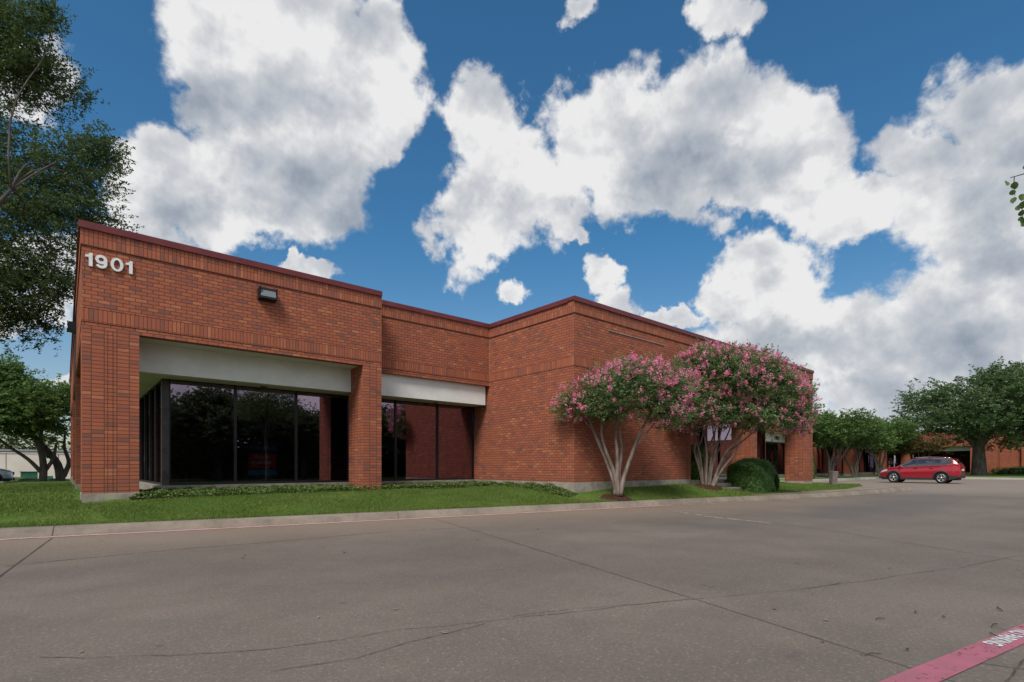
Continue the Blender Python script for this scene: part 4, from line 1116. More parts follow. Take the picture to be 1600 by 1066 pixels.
# mid-distance trees
def dome(rx, ry, rz_, zc, n, seed, flat=0.6):
    rr = random.Random(seed); out = [(0, 0, zc, rx * .6, ry * .6, rz_ * .6)]
    for i in range(n):
        a = 2 * math.pi * i / n + rr.uniform(-.3, .3); q = rr.uniform(.45, .72); s = rr.uniform(.34, .5)
        out.append((math.cos(a) * rx * q, math.sin(a) * ry * q, zc + rz_ * rr.uniform(-.45, .5), rx * s, ry * s, rz_ * s * rr.uniform(.8, 1.2)))
    for i in range(max(2, n // 3)):
        a = rr.uniform(0, 6.28); q = rr.uniform(.1, .35)
        out.append((math.cos(a) * rx * q, math.sin(a) * ry * q, zc + rz_ * rr.uniform(.4, .62), rx * .33, ry * .33, rz_ * .36))
    return out
make_tree('shade_tree', (-0.95, 39.6, 0.25), [(a - 2.4, b_, c, d, e_, f) for a, b_, c, d, e_, f in dome(3.4, 3.2, 2.5, 4.2, 10, 3)], [
    ([(0, 0, -.2), (.05, 0, .9), (-.1, 0, 1.9), (-.6, 0, 3.2)], [.21, .17, .14, .07]), ([(0, 0, .5), (-.6, 0, 1.3), (-1.5, .1, 2.1), (-2.2, .2, 3.0)], [.12, .09, .07, .04]),
    ([(.05, 0, .5), (.45, 0, 1.3), (.6, .1, 2.2)], [.11, .09, .06])], 2300, 34, 0.36, 0.14, 41, M['green_leaf'], M['gray_bark'],
    'dark trunked shade tree nearer the green transformer, left of the leaning trunk', 'tree', 'shade trees behind the left lawn', 130, 0.6)
make_tree('shade_tree', (-0.15, 40.2, 0.25), [(a - 2.3, b_, c, d, e_, f) for a, b_, c, d, e_, f in dome(3.3, 3.2, 2.6, 4.4, 10, 8)], [
    ([(0, 0, -.2), (-.15, 0, 1.0), (-.75, 0, 2.0), (-1.9, 0, 3.6)], [.25, .20, .16, .09]), ([(0.1, 0, .3), (.35, 0, 1.1), (.15, 0, 2.0), (.2, .1, 2.9)], [.15, .11, .08, .04]),
    ([(-.5, 0, 1.4), (-.9, 0.2, 2.4), (-.7, .2, 3.4)], [.13, .1, .05])], 2300, 34, 0.36, 0.14, 45, M['green_leaf'], M['gray_bark'],
    'shade tree whose thick gray trunk leans left just beyond the corner of the brick office', 'tree', 'shade trees behind the left lawn', 130, 0.6)
# small trees in front of the far wing
sm = dome(3.1, 2.9, 1.75, 3.85, 9, 13)
def small_stems(s):
    rr = random.Random(s); out = []
    for i in range(4):
        a = rr.uniform(-1, 1)
        out.append(([fr(.1 * a, 0, -.15), fr(.45 * a, rr.uniform(-.2, .2), .9), fr(.9 * a + .1, rr.uniform(-.3, .3), 1.8), fr(1.7 * a, rr.uniform(-.5, .5), 3.0)], [.13, .10, .08, .03]))
    return out
make_tree('crape_myrtle', (48.2, 15.7, 0.2), sm, small_stems(2), 900, 30, 0.36, 0.16, 51, M['green_leaf'], M['gray_bark'],
          'green tree with forked pale trunks just right of the near office corner pillar', 'tree', 'green trees in front of the far wing', 60, 0.5)
make_tree('crape_myrtle', (55.0, 15.8, 0.2), dome(3.2, 2.9, 1.6, 3.8, 9, 17), small_stems(9), 900, 30, 0.36, 0.16, 55, M['green_leaf'], M['gray_bark'],
          'green tree with twisting pale trunks left of the red car nose', 'tree', 'green trees in front of the far wing', 60, 0.5)
make_tree('crape_myrtle', (63.5, 16.0, 0.2), dome(3.6, 2.9, 1.7, 4.1, 9, 19), small_stems(12), 900, 30, 0.38, 0.17, 57, M['green_leaf'], M['gray_bark'],
          'bushy green tree directly behind the red car bonnet', 'tree', 'green trees in front of the far wing', 60, 0.5)
make_tree('shade_tree', (66.5, 13.6, 0.2), dome(2.6, 2.6, 1.2, 3.2, 8, 29), small_stems(22), 420, 26, 0.36, 0.17, 59, M['rust_leaf'], M['oak_bark'],
          'thin tree with rusty brown foliage above the red car roof', 'tree', None, 60, 0.5)
# big oaks on the right
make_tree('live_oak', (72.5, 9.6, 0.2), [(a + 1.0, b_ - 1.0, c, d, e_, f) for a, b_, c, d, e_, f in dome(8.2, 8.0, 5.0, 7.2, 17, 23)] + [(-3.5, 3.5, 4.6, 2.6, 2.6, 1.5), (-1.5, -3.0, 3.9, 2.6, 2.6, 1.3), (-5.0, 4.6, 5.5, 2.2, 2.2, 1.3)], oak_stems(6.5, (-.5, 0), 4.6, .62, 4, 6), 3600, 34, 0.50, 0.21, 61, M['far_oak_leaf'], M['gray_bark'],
          'huge spreading live oak with a thick trunk behind the rear of the red car', 'tree', 'live oaks at the right', 260, 0.5)
make_tree('live_oak', (77.5, 3.0, 0.2), dome(5.6, 5.4, 3.1, 5.8, 12, 33), [([(0, 0, -.2), (-.6, .8, 1.2), (-1.6, 2.4, 2.6), (-2.4, 3.4, 4.2)], [.4, .3, .24, .1]), ([(0, 0, .6), (.8, -1.2, 2.0), (2, -3, 4)], [.28, .2, .1])], 1500, 32, 0.48, 0.20, 65, M['green_leaf'], M['oak_bark'],
          'low branched lighter green tree at the right edge in front of the far brick wall', 'tree', 'live oaks at the right', 100, 0.5)
make_tree('live_oak', (83, -7.0, 0.2), dome(8.5, 8.0, 5.0, 8.2, 13, 35), oak_stems(6.5, (0, 0), 4.6, .5, 14, 6), 1700, 30, 0.55, 0.24, 67, M['oak_leaf'], M['oak_bark'],
          'dark live oak whose crown leaves the photo at the right edge', 'tree', 'live oaks at the right', 80, 0.5)
# trees across the drive, behind the camera: the dark glass reflects them
base = None
for i, (x, y, s, rz_) in enumerate([(3.0, -15.5, 1.0, 0.3), (9.3, -17, 1.12, 1.9), (15.5, -15.5, 0.98, 3.3), (22, -17.5, 1.15, 4.4), (-4.5, -16.5, 1.1, 5.1), (30, -17, 1.0, 0.9)]):
    lbls = ['broad dark live oak mirrored in the middle of the first front window', 'tall live oak mirrored in the window that holds the lease poster', 'live oak mirrored in the window beside the middle pillar',
            'live oak mirrored in the window right of the middle pillar', 'live oak across the drive mirrored in the left side glass', 'live oak across the drive mirrored at the right end of the glass']
    if base is None:
        base, _ = make_tree('live_oak', (x, y, 0.1), dome(4.7, 4.2, 3.0, 3.7, 13, 43), oak_stems(4.2, (.3, .2), 2.8, .3, 24, 5), 2400, 30, 0.40, 0.19, 71, M['oak_leaf'], M['oak_bark'], lbls[0], 'tree', 'live oaks across the drive', 120, 0.5)
        base.rotation_euler = (0, 0, rz_)
    else:
        c = base.copy(); COL.objects.link(c); c.location = (x, y, 0.1); c.scale = (s, s, s); c.rotation_euler = (0, 0, rz_); c['label'] = lbls[i]
        for ch in base.children:
            d = ch.copy(); COL.objects.link(d); d.parent = c
e = hedge('added_hedge_row', (10, -21.5, 0.1), 0, (34, 1.6, 3.2), 42000, 101, 'added unseen hedge across the drive, darkens the low reflections in the front windows', 'hedge', 0.24)  # added hedge out of view, darkens the foot of the window reflections
g = MB(); g.box(-40, 60, -40, -11, -0.02, 0.12)
tagof(g.build('verge', M['lawn']), kind='structure')

# leafy twig at the right edge, from a tree standing just outside the frame
def edge_tree():
    loc = (9.2, -3.6, 0.0); L_ = np.array(loc)
    d = 4.6; t0 = (1600 - 800) / 815
    def P_(px, py, dd=d):
        t = (px - 800) / 815; return np.array([(0.6511 + 0.7590 * t) * dd, (0.7590 - 0.6511 * t) * dd, 1.1 + (730 - py) / 815 * dd]) - L_
    lobes = [(0, 0, 5.0, 1.7, 1.7, 1.3), (-.9, .2, 4.7, 1.1, 1.0, .9), (.9, .6, 5.0, 1.1, 1.1, 1.0), (.2, -.9, 5.2, 1.2, 1.1, 1.0), (0, .2, 6.2, 1.0, 1.0, .9), (-.6, .9, 5.0, .8, .8, .7)]
    stems = [([(0, 0, -.1), (.05, .03, 1.3), (-.04, 0, 2.6), (0, 0, 4.0), (.1, 0, 5.6)], [.13, .11, .095, .07, .03])]
    for a_, z in ((0.4, 5.2), (1.9, 5.0), (3.0, 5.3), (4.4, 5.1), (5.4, 5.4)):
        stems.append(([(0, 0, 2.7), (.45 * math.cos(a_), .45 * math.sin(a_), 3.7), (1.2 * math.cos(a_), 1.2 * math.sin(a_), z)], [.05, .04, .012]))
    e, _ = make_tree('pear_tree', loc, lobes, stems, 620, 22, 0.24, 0.068, 111, M['green_leaf'], M['oak_bark'],
                     'tree whose leafy twig of round green leaves enters at the right edge of the sky', 'tree', None, 120, 0.7, 0.85)
    mb = MB()
    main = [np.array([-.55, .9, 4.6]), (np.array([-.55, .9, 4.6]) * .5 + P_(1680, 200) * .5) + [0, 0, .25], P_(1660, 215), P_(1600, 272), P_(1579, 278)]
    mb.tube([tuple(p) for p in main], [.016, .011, .008, .005, .003], 6)
    side = [P_(1640, 236), P_(1622, 275), P_(1604, 300), P_(1597, 325), P_(1600, 352)]
    mb.tube([tuple(p) for p in side], [.006, .005, .004, .003, .002], 6)
    mb.tube([tuple(p) for p in (P_(1585, 277), P_(1584, 290), P_(1586, 306))], [.004, .003, .002], 5)
    mb.build('branch', M['oak_bark'], None, uv=False).parent = e
    lf = MB(); rr = random.Random(6)
    def leaf(c, L, n, a):
        c = Vector(c); n = Vector(n).normalized(); a = Vector(a); a = (a - n * a.dot(n)).normalized(); b_ = n.cross(a)
        pr = [(0, 0), (.18, .34), (.45, .46), (.75, .34), (1.0, 0.0), (.75, -.34), (.45, -.46), (.18, -.34)]
        vs = [tuple(c + a * (p[0] * L) + b_ * (p[1] * L) + n * (abs(p[1]) * L * .3)) for p in pr]
        i = len(lf.v); lf.v += vs; lf.f += [(i, i + 1, i + 2, i + 3, i + 4), (i, i + 4, i + 5, i + 6, i + 7)]; lf.sm += [False, False]
    view = Vector((0.6511 + .759 * t0, .759 - .6511 * t0, .5)).normalized()
    spots = [(1572, 283, 11), (1585, 284, 12), (1581, 297, 9), (1586, 308, 10), (1598, 303, 12), (1595, 318, 8), (1589, 322, 8), (1600, 314, 12), (1597, 328, 11), (1594, 339, 8), (1601, 340, 12), (1599, 348, 7),
             (1612, 300, 12), (1610, 325, 12), (1615, 345, 12), (1620, 280, 12), (1630, 300, 12)]
    for k in range(60): spots.append((1605 + k * 1.6 + rr.uniform(-6, 10), 262 - k * .9 + rr.uniform(-6, 38), rr.uniform(9, 13)))
    for px, py, s in spots:
        leaf(P_(px, py), s / 815 * d, -view + Vector((rr.uniform(-.7, .7), rr.uniform(-.7, .7), rr.uniform(-.3, .7))), (rr.uniform(-.4, .4), rr.uniform(-.4, .4), -1))
    lf.build('twig_leaves', M['green_leaf'], None, uv=False).parent = e
    mb = MB(); mb.lathe([(0, .05), (.7, .05), (.9, .02), (.92, -.01)], loc, 'z', 24)
    tagof(mb.build('planting_bed', M['mulch'], None, uv=False), kind='structure')
edge_tree()

hedge('clipped_hedge', (19.5, 8.95, 0.34), R(-4), (1.08, 0.68, 1.05), 20000, 81, 'dark green clipped rounded hedge beside the steps and the right crape myrtle', size=0.085)
hedge('clipped_hedge', (18.35, 10.6, 0.4), R(-4), (0.7, 0.5, 1.5), 9000, 82, 'dark shrub in shadow behind the stems of the right crape myrtle')
hedge('shrub', (43.6, 15.6, 0.2), 0, (0.35, 0.35, 2.2), 2500, 83, 'slender yellow green shrub seen through the brick portico under the small black numerals', 'shrub', 0.10, 'cover_leaf')
hedge('clipped_hedge', (86.0, 6.0, 0.2), 0, (1.2, 4.5, 1.0), 6000, 84, 'low green hedge in front of the brick wall at the right edge', 'hedge', 0.12)
for i, (x, y, s) in enumerate([(-2.35, 46.5, 0.45), (-1.55, 42.3, 0.42), (-0.3, 42.0, 0.4)]):
    hedge('shrub', (x, y, 0.0), 0, (0.6, 0.5, s), 1800, 90 + i, ['low ragged shrub right of the parked blue car bumper', 'low shrub at the foot of the tree nearer the transformer', 'low shrub at the foot of the leaning gray trunk'][i], 'shrub', 0.10, 'cover_leaf')

# ground cover beds along the glass
def in_cover(x, y):
    if 1.05 < x < 10.94 and 13.05 - 0.055 * (x - 1.2) < y < 14.62: return not (5.98 < x < 6.76 and y > YA - .12)
    if 10.2 < x < 10.92 and 10.6 < y <= 13.1: return True
    return 10.2 + (10.6 - y) * 0.5 < x < 10.92 and 9.9 < y <= 10.6
r = np.random.default_rng(5); P_ = []
while len(P_) < 52000:
    x, y = r.uniform(1.0, 11.0), r.uniform(9.7, 14.7)
    if in_cover(x, y):
        e0 = min(1.0, (y - (13.05 - 0.055 * (x - 1.2))) / 0.22) if y > 13.0 else min(1.0, max(0.05, (x - 10.2) / 0.25))
        hmax = (0.115 + 0.03 * math.sin(x * 5.1) * math.sin(y * 6.3) + 0.02 * math.sin(x * 17)) * math.sqrt(max(0.05, e0))
        if y < 10.8: hmax *= 0.45
        P_.append((x, y, lawn_z(x, y) + hmax * (1 - r.uniform() ** 2 * 0.8)))
v, q = leafquads(np.array(P_), 0.048, 6, 0.62, 0.7)
o = np_mesh('ground_cover', v, q, M['cover_leaf']); tagof(o, kind='stuff')
mb = MB(); rows = []
for x in np.arange(1.0, 10.95, 0.33): rows.append([(x, y, lawn_z(x, y) + 0.03) for y in np.linspace(13.0 - 0.055 * (x - 1.2), 14.64, 6)])
mb.grid(rows, True); rows = []
for y in np.arange(10.1, 13.2, 0.3): rows.append([(x, y, lawn_z(x, y) + 0.027) for x in np.linspace(10.45, 10.93, 5)])
mb.grid(rows, True)
tagof(mb.build('soil_bed', M['soil'], None, uv=False), kind='structure')

# grass blades over the visible lawn
def grass(n, xr, yr, seed, hgt, test, wd=0.006, name='grass'):
    r = np.random.default_rng(seed); out = []
    X = r.uniform(*xr, n * 3); Y = r.uniform(*yr, n * 3)
    for x, y in zip(X, Y):
        if test(x, y): out.append((x, y, lawn_z(x, y)))
        if len(out) >= n: break
    c = np.array(out); n = len(c)
    a = r.uniform(0, 2 * np.pi, n); d = np.stack([np.cos(a), np.sin(a), np.zeros(n)], 1)
    ln = r.normal(0, 0.45, (n, 2)); h = hgt * r.uniform(0.55, 1.25, (n, 1)) * (0.8 + 0.35 * np.sin(c[:, :1] * 2.1) * np.sin(c[:, 1:2] * 2.7))
    tip = c + np.concatenate([ln * h, h], 1)
    v = np.stack([c - d * wd - [0, 0, .01], c + d * wd - [0, 0, .01], tip], 1).reshape(-1, 3)
    o = np_mesh(name, v, np.arange(n * 3).reshape(-1, 3), M['grass']); tagof(o, kind='stuff'); return o
def on_lawn(x, y):
    if y < lawn_front(x) + 0.0: return False
    if in_cover(x, y): return False
    if x > 10.9 and x < 17.15 and y > YC - 0.03: return False
    if 17.1 < x < 19.7 and y > 9.1: return False
    if 0.2 < x < 1.2 and y > YA - .02: return False
    if x >= 0.25 and x < 11 and y > 13.0: return False
    if (x - 11.95) ** 2 + ((y - 9.33) / .8) ** 2 < .25 or (x - 16.8) ** 2 + ((y - 9.2) / .8) ** 2 < .3: return False
    return True
grass(150000, (-3.2, 14), (8.5, 13.4), 1, 0.045, on_lawn)
grass(60000, (13, 33), (7.4, 14.0), 2, 0.06, on_lawn, 0.011)
grass(50000, (-6, 0.2), (12.5, 34), 3, 0.06, lambda x, y: on_lawn(x, y) and x > -0.085 * y - 1.0, 0.012)
# shaggy edge along the kerb
grass(30000, (-2.5, 28), (6.9, 12), 7, 0.055, lambda x, y: -0.03 < y - lawn_front(x) < 0.10 and x < 28, 0.006)

# fallen leaves and twigs on the drive
r = np.random.default_rng(77); c = []
for i in range(90):
    t = r.uniform(-1, 1); d = r.uniform(2.7, 14); x, y = (0.6511 + 0.7590 * t) * d, (0.7590 - 0.6511 * t) * d
    if y < kb(x) - 0.1: c.append((x, y, 0.012))
v, q = leafquads(np.array(c), 0.042, 78, 0.45, 6.0, 0.6)
o = np_mesh('leaf_litter', v, q, leaf_mat('dry leaves', [(0.1, (0.03, 0.02, 0.015)), (0.5, (0.09, 0.055, 0.03)), (0.9, (0.30, 0.26, 0.20))], 0.1)); tagof(o, kind='stuff')
c = []
for i in range(420):
    x, y = (11.9, 9.2) if i % 2 else (16.9, 9.0)
    x += r.normal(0, 1.1); y += r.normal(-0.5, 0.7)
    if y < YC - 0.05: c.append((x, y, (lawn_z(x, y) + 0.05) if y > lawn_front(x) else (0.165 if y > kb(x) + 0.12 else 0.012)))
v, q = leafquads(np.array(c), 0.030, 178, 0.8, 6.0, 0.5)
o = np_mesh('fallen_petals', v, q, M['blossom']); tagof(o, kind='stuff')
mb = MB()
for px, py, L, a in [(1567, 957, .16, .3), (1550, 982, .14, -.1), (1368, 970, .08, -.5), (1432, 960, .06, .2), (1478, 968, .06, .4), (1420, 1020, .05, .2), (1352, 1026, .10, -.55), (1560, 998, .09, .6)]:
    x, y = ipt(px, py); dx, dy = math.cos(a), math.sin(a)
    mb.tube([(x, y, .012), (x + dx * L * .5, y + dy * L * .5 + .01, .016), (x + dx * L, y + dy * L, .011)], [.003, .004, .002], 5)
o = mb.build('fallen_twigs', M['oak_bark'], None, uv=False); tagof(o, kind='stuff')
# far tree line beyond everything
r = np.random.default_rng(99); cc = []
for x0, y0, x1, y1, n, h in ((-70, 100, 20, 112, 260, 5.5), (95, 40, 150, -60, 200, 5)):
    for i in range(n):
        t = r.uniform(); cc.append((x0 + (x1 - x0) * t + r.normal(0, 2), y0 + (y1 - y0) * t + r.normal(0, 2), r.uniform(0.5, h)))
cc = np.array(cc); p = foliage(cc, 60, 2.2, 98, 0.8); v, q = leafquads(p, 0.7, 97)
o = np_mesh('distant_trees', v, q, M['oak_leaf']); tagof(o, kind='stuff')

# ================================================================== vehicles
def paint(name, c, rough=0.28, coat=0.8):
    m, k, b = newmat(name, rough, 0.5, 0.35, c)
    b.inputs['Coat Weight'].default_value = coat; b.inputs['Coat Roughness'].default_value = 0.04
    return m
M['tyre'] = newmat('tyre rubber', 0.8, 0.3, 0, (0.018, 0.018, 0.018))[0]
M['alloy'] = newmat('alloy', 0.28, 0.5, 0.75, (0.72, 0.73, 0.75))[0]
M['plastic'] = newmat('black trim', 0.6, 0.4, 0, (0.028, 0.028, 0.030))[0]
M['chrome'] = newmat('chrome', 0.12, 0.5, 1.0, (0.75, 0.75, 0.76))[0]
M['car_glass'] = newmat('car glass', 0.03, 0.9, 0, (0.02, 0.024, 0.027))[0]; M['car_glass'].node_tree.nodes['Principled BSDF'].inputs['Coat Weight'].default_value = 1.0
M['headlight'] = newmat('headlight lens', 0.08, 0.8, 0.2, (0.62, 0.64, 0.66))[0]
M['tail'] = newmat('tail lamp lens', 0.12, 0.7, 0, (0.38, 0.015, 0.02))[0]
def lerp(x, xs, ys): return float(np.interp(x, xs, ys))
def car(name, loc, rz, label, cat, body_mat, hgt=1.0):
    e = empty(name, loc, label, cat, None, rz)
    FRONT, REAR, AF, AR, WR = 2.38, -2.38, 1.42, -1.36, 0.372
    belt = lambda x: lerp(x, [-2.38, -2.25, -1.7, 0.0, 1.0, 1.5, 2.0, 2.25, 2.34, 2.38], [1.02, 1.20, 1.19, 1.10, 1.045, 1.00, 0.92, 0.82, 0.74, 0.66])
    roof = lambda x: lerp(x, [-2.38, -2.30, -2.22, -2.08, -1.98, -1.5, -0.5, 0.1, 0.45, 0.9, 1.25, 1.5, 2.0, 2.25, 2.34, 2.38], [1.04, 1.22, 1.36, 1.53, 1.615, 1.655, 1.685, 1.665, 1.60, 1.33, 1.10, 1.065, 0.985, 0.88, 0.79, 0.68])
    halfw = lambda x: lerp(x, [-2.38, -2.3, -2.0, -1.3, 0, 1.2, 1.8, 2.15, 2.32, 2.38], [0.72, 0.82, 0.90, 0.945, 0.945, 0.94, 0.90, 0.80, 0.66, 0.50])
    bot = lambda x: lerp(x, [-2.38, -2.1, -1.8, 1.85, 2.15, 2.38], [0.42, 0.33, 0.24, 0.24, 0.26, 0.34])
    def ring(x):
        """half section from sill to roof centre"""
        w_, b0, bl, rf = halfw(x), bot(x), belt(x), max(roof(x), belt(x) + .01); P = []
        for i in range(15):
            t = i / 14; z = b0 + (bl - b0) * t
            P.append((w_ * (0.955 + 0.045 * math.sin(math.pi * min(1, t * 1.15)) - 0.055 * max(0, t - .6) / .4 * 0.6), z))
        g = rf - bl; wt = w_ * 0.955; wr = w_ * (0.955 - 0.25 * min(1, g / 0.5))
        for i in range(1, 7):
            t = i / 6; P.append((wt + (wr - wt) * t ** 1.15, bl + (g - .04 * min(1, g / .3)) * t))
        for i in range(1, 5):
            t = i / 4; P.append((wr * (1 - t), rf - .04 * min(1, g / .3) * (1 - t) ** 2))
        return P
    def wat(x, z):
        P = ring(x)[:21]; return float(np.interp(z, [p[1] for p in P], [p[0] for p in P]))
    xs = sorted(set([round(v, 3) for v in np.arange(REAR, FRONT + .001, 0.07)] + [FRONT]))
    mb = MB()
    for s_ in (1, -1):
        rows = [[(x, s_ * y, z) for y, z in ring(x)] for x in xs]
        b0 = len(mb.v)
        for r_ in rows: mb.v += r_
        n = len(rows[0])
        for i in range(len(rows) - 1):
            for j in range(n - 1):
                cx = (rows[i][j][0] + rows[i + 1][j + 1][0]) / 2; cz = (rows[i][j][2] + rows[i + 1][j + 1][2]) / 2
                if j < 14 and any(math.hypot(cx - a, cz - WR) < 0.43 for a in (AF, AR)): continue
                f = (b0 + i * n + j, b0 + i * n + j + 1, b0 + (i + 1) * n + j + 1, b0 + (i + 1) * n + j)
                mb.f.append(f if s_ < 0 else f[::-1]); mb.sm.append(True)
        for k_, flip in ((0, False), (len(rows) - 1, True)):
            c = len(mb.v); mb.v.append((rows[k_][0][0], 0, 0.6))
            ids = [b0 + k_ * n + j for j in range(n)]
            for j in range(n - 1): mb.f.append((c, ids[j], ids[j + 1])); mb.sm.append(False)
            mb.v.append((rows[k_][0][0], 0, rows[k_][0][2])); mb.f.append((c, ids[0], len(mb.v) - 1)); mb.sm.append(False)
    body = mb.build('body', body_mat, None, uv=False, recalc=True); body.parent = e
    # underside and wheel wells
    mb = MB(); mb.box(-2.2, 2.2, -.62, .62, .22, .55)
    for a in (AF, AR): mb.box(a - .45, a + .45, -.80, .80, .50, .84)
    mb.box(-.9, .95, -.85, .85, .24, .5)
    mb.build('underbody', M['plastic'], None, uv=False).parent = e
    # glasshouse patches laid on the body
    def side_patch(nm, x0, x1, mat, lo, hi, off, taper=None):
        for s_ in (1, -1):
            rows = []
            for x in np.linspace(x0, x1, 12):
                z0 = belt(x) + lo; z1 = roof(x) - hi
                if z1 < z0 + .01: z1 = z0 + .01
                rows.append([(x, s_ * (wat(x, z) + off), z) for z in np.linspace(z0, z1, 6)])
            o = MB().grid(rows, True).build(nm, mat, None, uv=False); o.parent = e
    side_patch('window_surround', 1.12, -1.96, M['plastic'], 0.012, 0.055, 0.003)
    side_patch('side_window', 0.98, 0.06, M['car_glass'], 0.03, 0.085, 0.008)
    side_patch('side_window', -0.02, -0.90, M['car_glass'], 0.03, 0.085, 0.008)
    side_patch('side_window', -0.98, -1.62, M['car_glass'], 0.035, 0.11, 0.008)
    for s_ in (1, -1):
        pts = [(x, s_ * (wat(x, belt(x) + .005) + .008), belt(x) + .012) for x in np.linspace(1.12, -1.9, 16)]
        pts += [(x, s_ * (wat(x, roof(x) - .07) + .006), roof(x) - .062) for x in np.linspace(-1.86, -1.0, 8)]
        MB().tube(pts, .011, 5).build('window_trim', M['chrome'], None, uv=False).parent = e
    def top_patch(nm, x0, x1, mat, frac, off, n=9):
        rows = []
        for x in np.linspace(x0, x1, n):
            P = ring(x); wr, zr = P[20]
            row = []
            for t in np.linspace(-frac, frac, 9):
                row.append((x + off[0], wr * t, float(np.interp(abs(wr * t), [p[0] for p in P[20:]][::-1], [p[1] for p in P[20:]][::-1])) + off[1]))
            rows.append(row)
        MB().grid(rows, True).build(nm, mat, None, uv=False).parent = e
    top_patch('windscreen', 1.20, 0.50, M['car_glass'], 0.93, (.008, .008))
    top_patch('rear_window', -2.02, -2.24, M['car_glass'], 0.86, (-.010, .006))
    # roof rails and spoiler
    for s_ in (1, -1):
        mb = MB(); pts = [(x, s_ * .62, roof(x) + .035 + .012 * math.sin((x + 1.6) / 2.0 * 3.14)) for x in np.linspace(-1.65, .30, 12)]
        mb.tube(pts, .016, 6)
        for x in (-1.6, -.65, .25): mb.box(x - .05, x + .05, s_ * .62 - .018, s_ * .62 + .018, roof(x) - .03, roof(x) + .035)
        mb.build('roof_rail', M['chrome'], None, uv=False).parent = e
    MB().grid([[(x, y, 1.625 - (x + 1.95) * -.18 - abs(y) * .03) for y in np.linspace(-.60, .60, 5)] for x in (-1.93, -2.2)], True).build('spoiler', body_mat, None, uv=False).parent = e
    # cladding: sill boxes, arches, bumpers
    for s_ in (1, -1):
        mb = MB()
        rows = [[(x, s_ * (halfw(x) * .955 + .012 + .02 * (k_ in (1, 2))), z) for k_, z in enumerate((.225, .24, .36, .375))] for x in np.linspace(-.92, 1.0, 8)]
        mb.grid(rows, False); mb.build('sill_cladding', M['plastic'], None, uv=False).parent = e; mb = MB()
        rows = [[(x, s_ * (wat(x, .5) * .99 + .014), z) for z in (bot(x) + .0, .52)] for x in np.linspace(-1.80, -2.34, 6)]; mb.grid(rows, False); mb.build('rear_cladding', M['plastic'], None, uv=False).parent = e; mb = MB()
        rows = [[(x, s_ * (wat(x, .4) * .99 + .014), z) for z in (bot(x) + .0, .42)] for x in np.linspace(1.86, 2.30, 6)]; mb.grid(rows, False); mb.build('front_cladding', M['plastic'], None, uv=False).parent = e
        for a in (AF, AR):
            rows = []; mb = MB()
            for an in np.linspace(-.12, math.pi + .12, 26):
                row = []
                for q, o_ in ((.395, -.10), (.395, .012), (.405, .022), (.455, .018), (.475, .004)):
                    x, z = a + math.cos(an) * q, WR + math.sin(an) * q; row.append((x, s_ * (wat(min(2.3, max(-2.3, x)), max(z, .3)) + o_), max(z, .23)))
                rows.append(row)
            mb.grid(rows, True); mb.build('arch_trim', M['plastic'], None, uv=False).parent = e
    mb = MB()
    mb.box(2.33, 2.40, -.55, .55, .62, .80); mb.box(2.30, 2.41, -.60, .60, .30, .46); mb.build('grille', M['plastic'], None, uv=False).parent = e
    mb = MB(); mb.box(-2.405, -2.33, -.72, .72, .34, .56); mb.build('rear_bumper', M['plastic'], None, uv=False, bevel=.015).parent = e
    mb = MB(); mb.box(-2.412, -2.385, -.26, .26, .82, .95); mb.build('number_plate', M['white_paint'], None, uv=False).parent = e
    for s_ in (1, -1):
        rows = [[(x, s_ * (wat(x, z) + .008), z) for z in np.linspace(belt(x) - .15, belt(x) - .02, 4)] for x in np.linspace(1.82, 2.33, 7)]
        MB().grid(rows, True).build('headlight', M['headlight'], None, uv=False).parent = e
        rows = [[(x, s_ * (wat(x, z) + .008), z) for z in np.linspace(.92, 1.10, 4)] for x in np.linspace(-1.98, -2.37, 6)]
        MB().grid(rows, True).build('tail_light', M['tail'], None, uv=False).parent = e
        MB().box(-2.40, -2.37, min(s_ * .50, s_ * .72), max(s_ * .50, s_ * .72), .92, 1.08).build('tail_light', M['tail'], None, uv=False).parent = e
        MB().lathe([(.0, .0), (.05, .0), (.055, -.03)], (2.34, s_ * .58, .46), 'x', 14).build('fog_lamp', M['headlight'], None, uv=False).parent = e
        mr = MB(); mr.obox((.98, s_ * 1.02, 1.14), (1, 0, 0), (0, 1, 0), (0, 0, 1), .06, .11, .075); mr.box(.96, 1.02, min(s_ * .88, s_ * .95), max(s_ * .88, s_ * .95), 1.08, 1.12)
        mr.build('mirror', body_mat, None, uv=False, bevel=.025).parent = e
        for x in (.12, -.80):
            y = wat(x, .98) + .018; MB().obox((x, s_ * y, .985), (1, 0, 0), (0, 1, 0), (0, 0, 1), .10, .012, .014).build('door_handle', M['chrome'], None, uv=False).parent = e
        mb = MB()
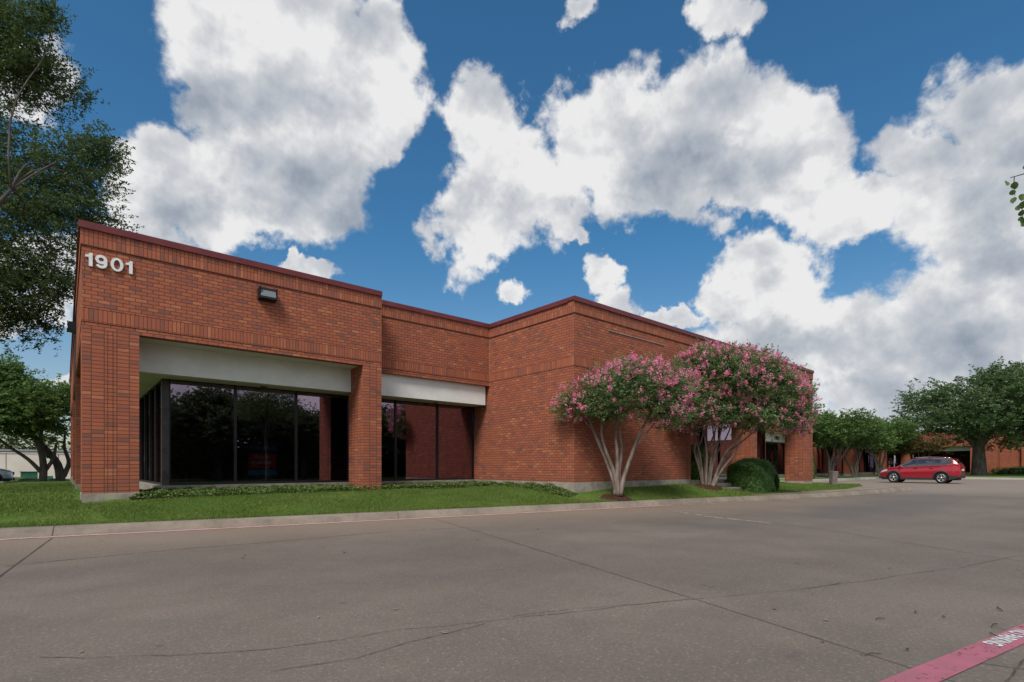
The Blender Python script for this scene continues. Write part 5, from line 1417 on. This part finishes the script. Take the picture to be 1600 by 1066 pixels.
        for x, zb in ((1.05, .42), (.0, .38), (-.90, .62)):
            pts = [(x + (.0 if x != -.90 else -.18 * (z - .62)), s_ * (wat(x, z) + .002), z) for z in np.linspace(zb, belt(x), 8)]; mb.tube(pts, .005, 4)
        mb.build('door_gap', M['plastic'], None, uv=False).parent = e
    # wheels
    for ax in (AF, AR):
        for s_ in (1, -1):
            w_ = MB(); yc = s_ * .80; q = s_
            w_.lathe([(.235, yc - q * .10), (.30, yc - q * .115), (.350, yc - q * .11), (WR, yc - q * .07), (WR, yc + q * .07), (.350, yc + q * .105), (.29, yc + q * .118), (.238, yc + q * .10), (.232, yc - q * .1)], (ax, 0, WR), 'y', 32)
            wh = w_.build('wheel', M['tyre'], None, uv=False); wh.parent = e
            rm = MB(); rm.lathe([(.240, yc - q * .05), (.240, yc + q * .102), (.222, yc + q * .106), (.214, yc + q * .06), (.214, yc - q * .05)], (ax, 0, WR), 'y', 32)
            for k_ in range(5):
                an = math.radians(90 + 72 * k_)
                for dl in (-.17, .17):
                    c0 = Vector((math.cos(an), 0, math.sin(an))) * .05; c1 = Vector((math.cos(an + dl), 0, math.sin(an + dl))) * .225
                    mid = (c0 + c1) / 2; dr = (c1 - c0); ln = dr.length / 2; dr.normalize()
                    rm.obox((ax + mid.x, yc + q * .085, WR + mid.z), tuple(dr), (0, 1, 0), (-dr.z, 0, dr.x), ln, .014, .020)
            rm.lathe([(0, yc + q * .105), (.055, yc + q * .104), (.062, yc + q * .08)], (ax, 0, WR), 'y', 16)
            r_ = rm.build('rim', M['alloy'], None, uv=False); r_.parent = wh
            br = MB(); br.lathe([(0, yc + q * .03), (.213, yc + q * .03)], (ax, 0, WR), 'y', 24); b_ = br.build('brake_disc', M['plastic'], None, uv=False); b_.parent = wh
    return e
e_ = car('parked_car', (44.75, 8.95, 0.004), R(90), 'deep red sport utility car with silver wheels parked before the far wing', 'car', paint('deep red car paint', (0.40, 0.012, 0.030), 0.33))
e_.scale = (0.94, 1.0, 1.02)
car('parked_car', (-4.74, 44.2, 0.0), R(4), 'pale silver blue car with black trim, only its nose showing at the left edge', 'car', paint('silver blue car paint', (0.55, 0.66, 0.80)))
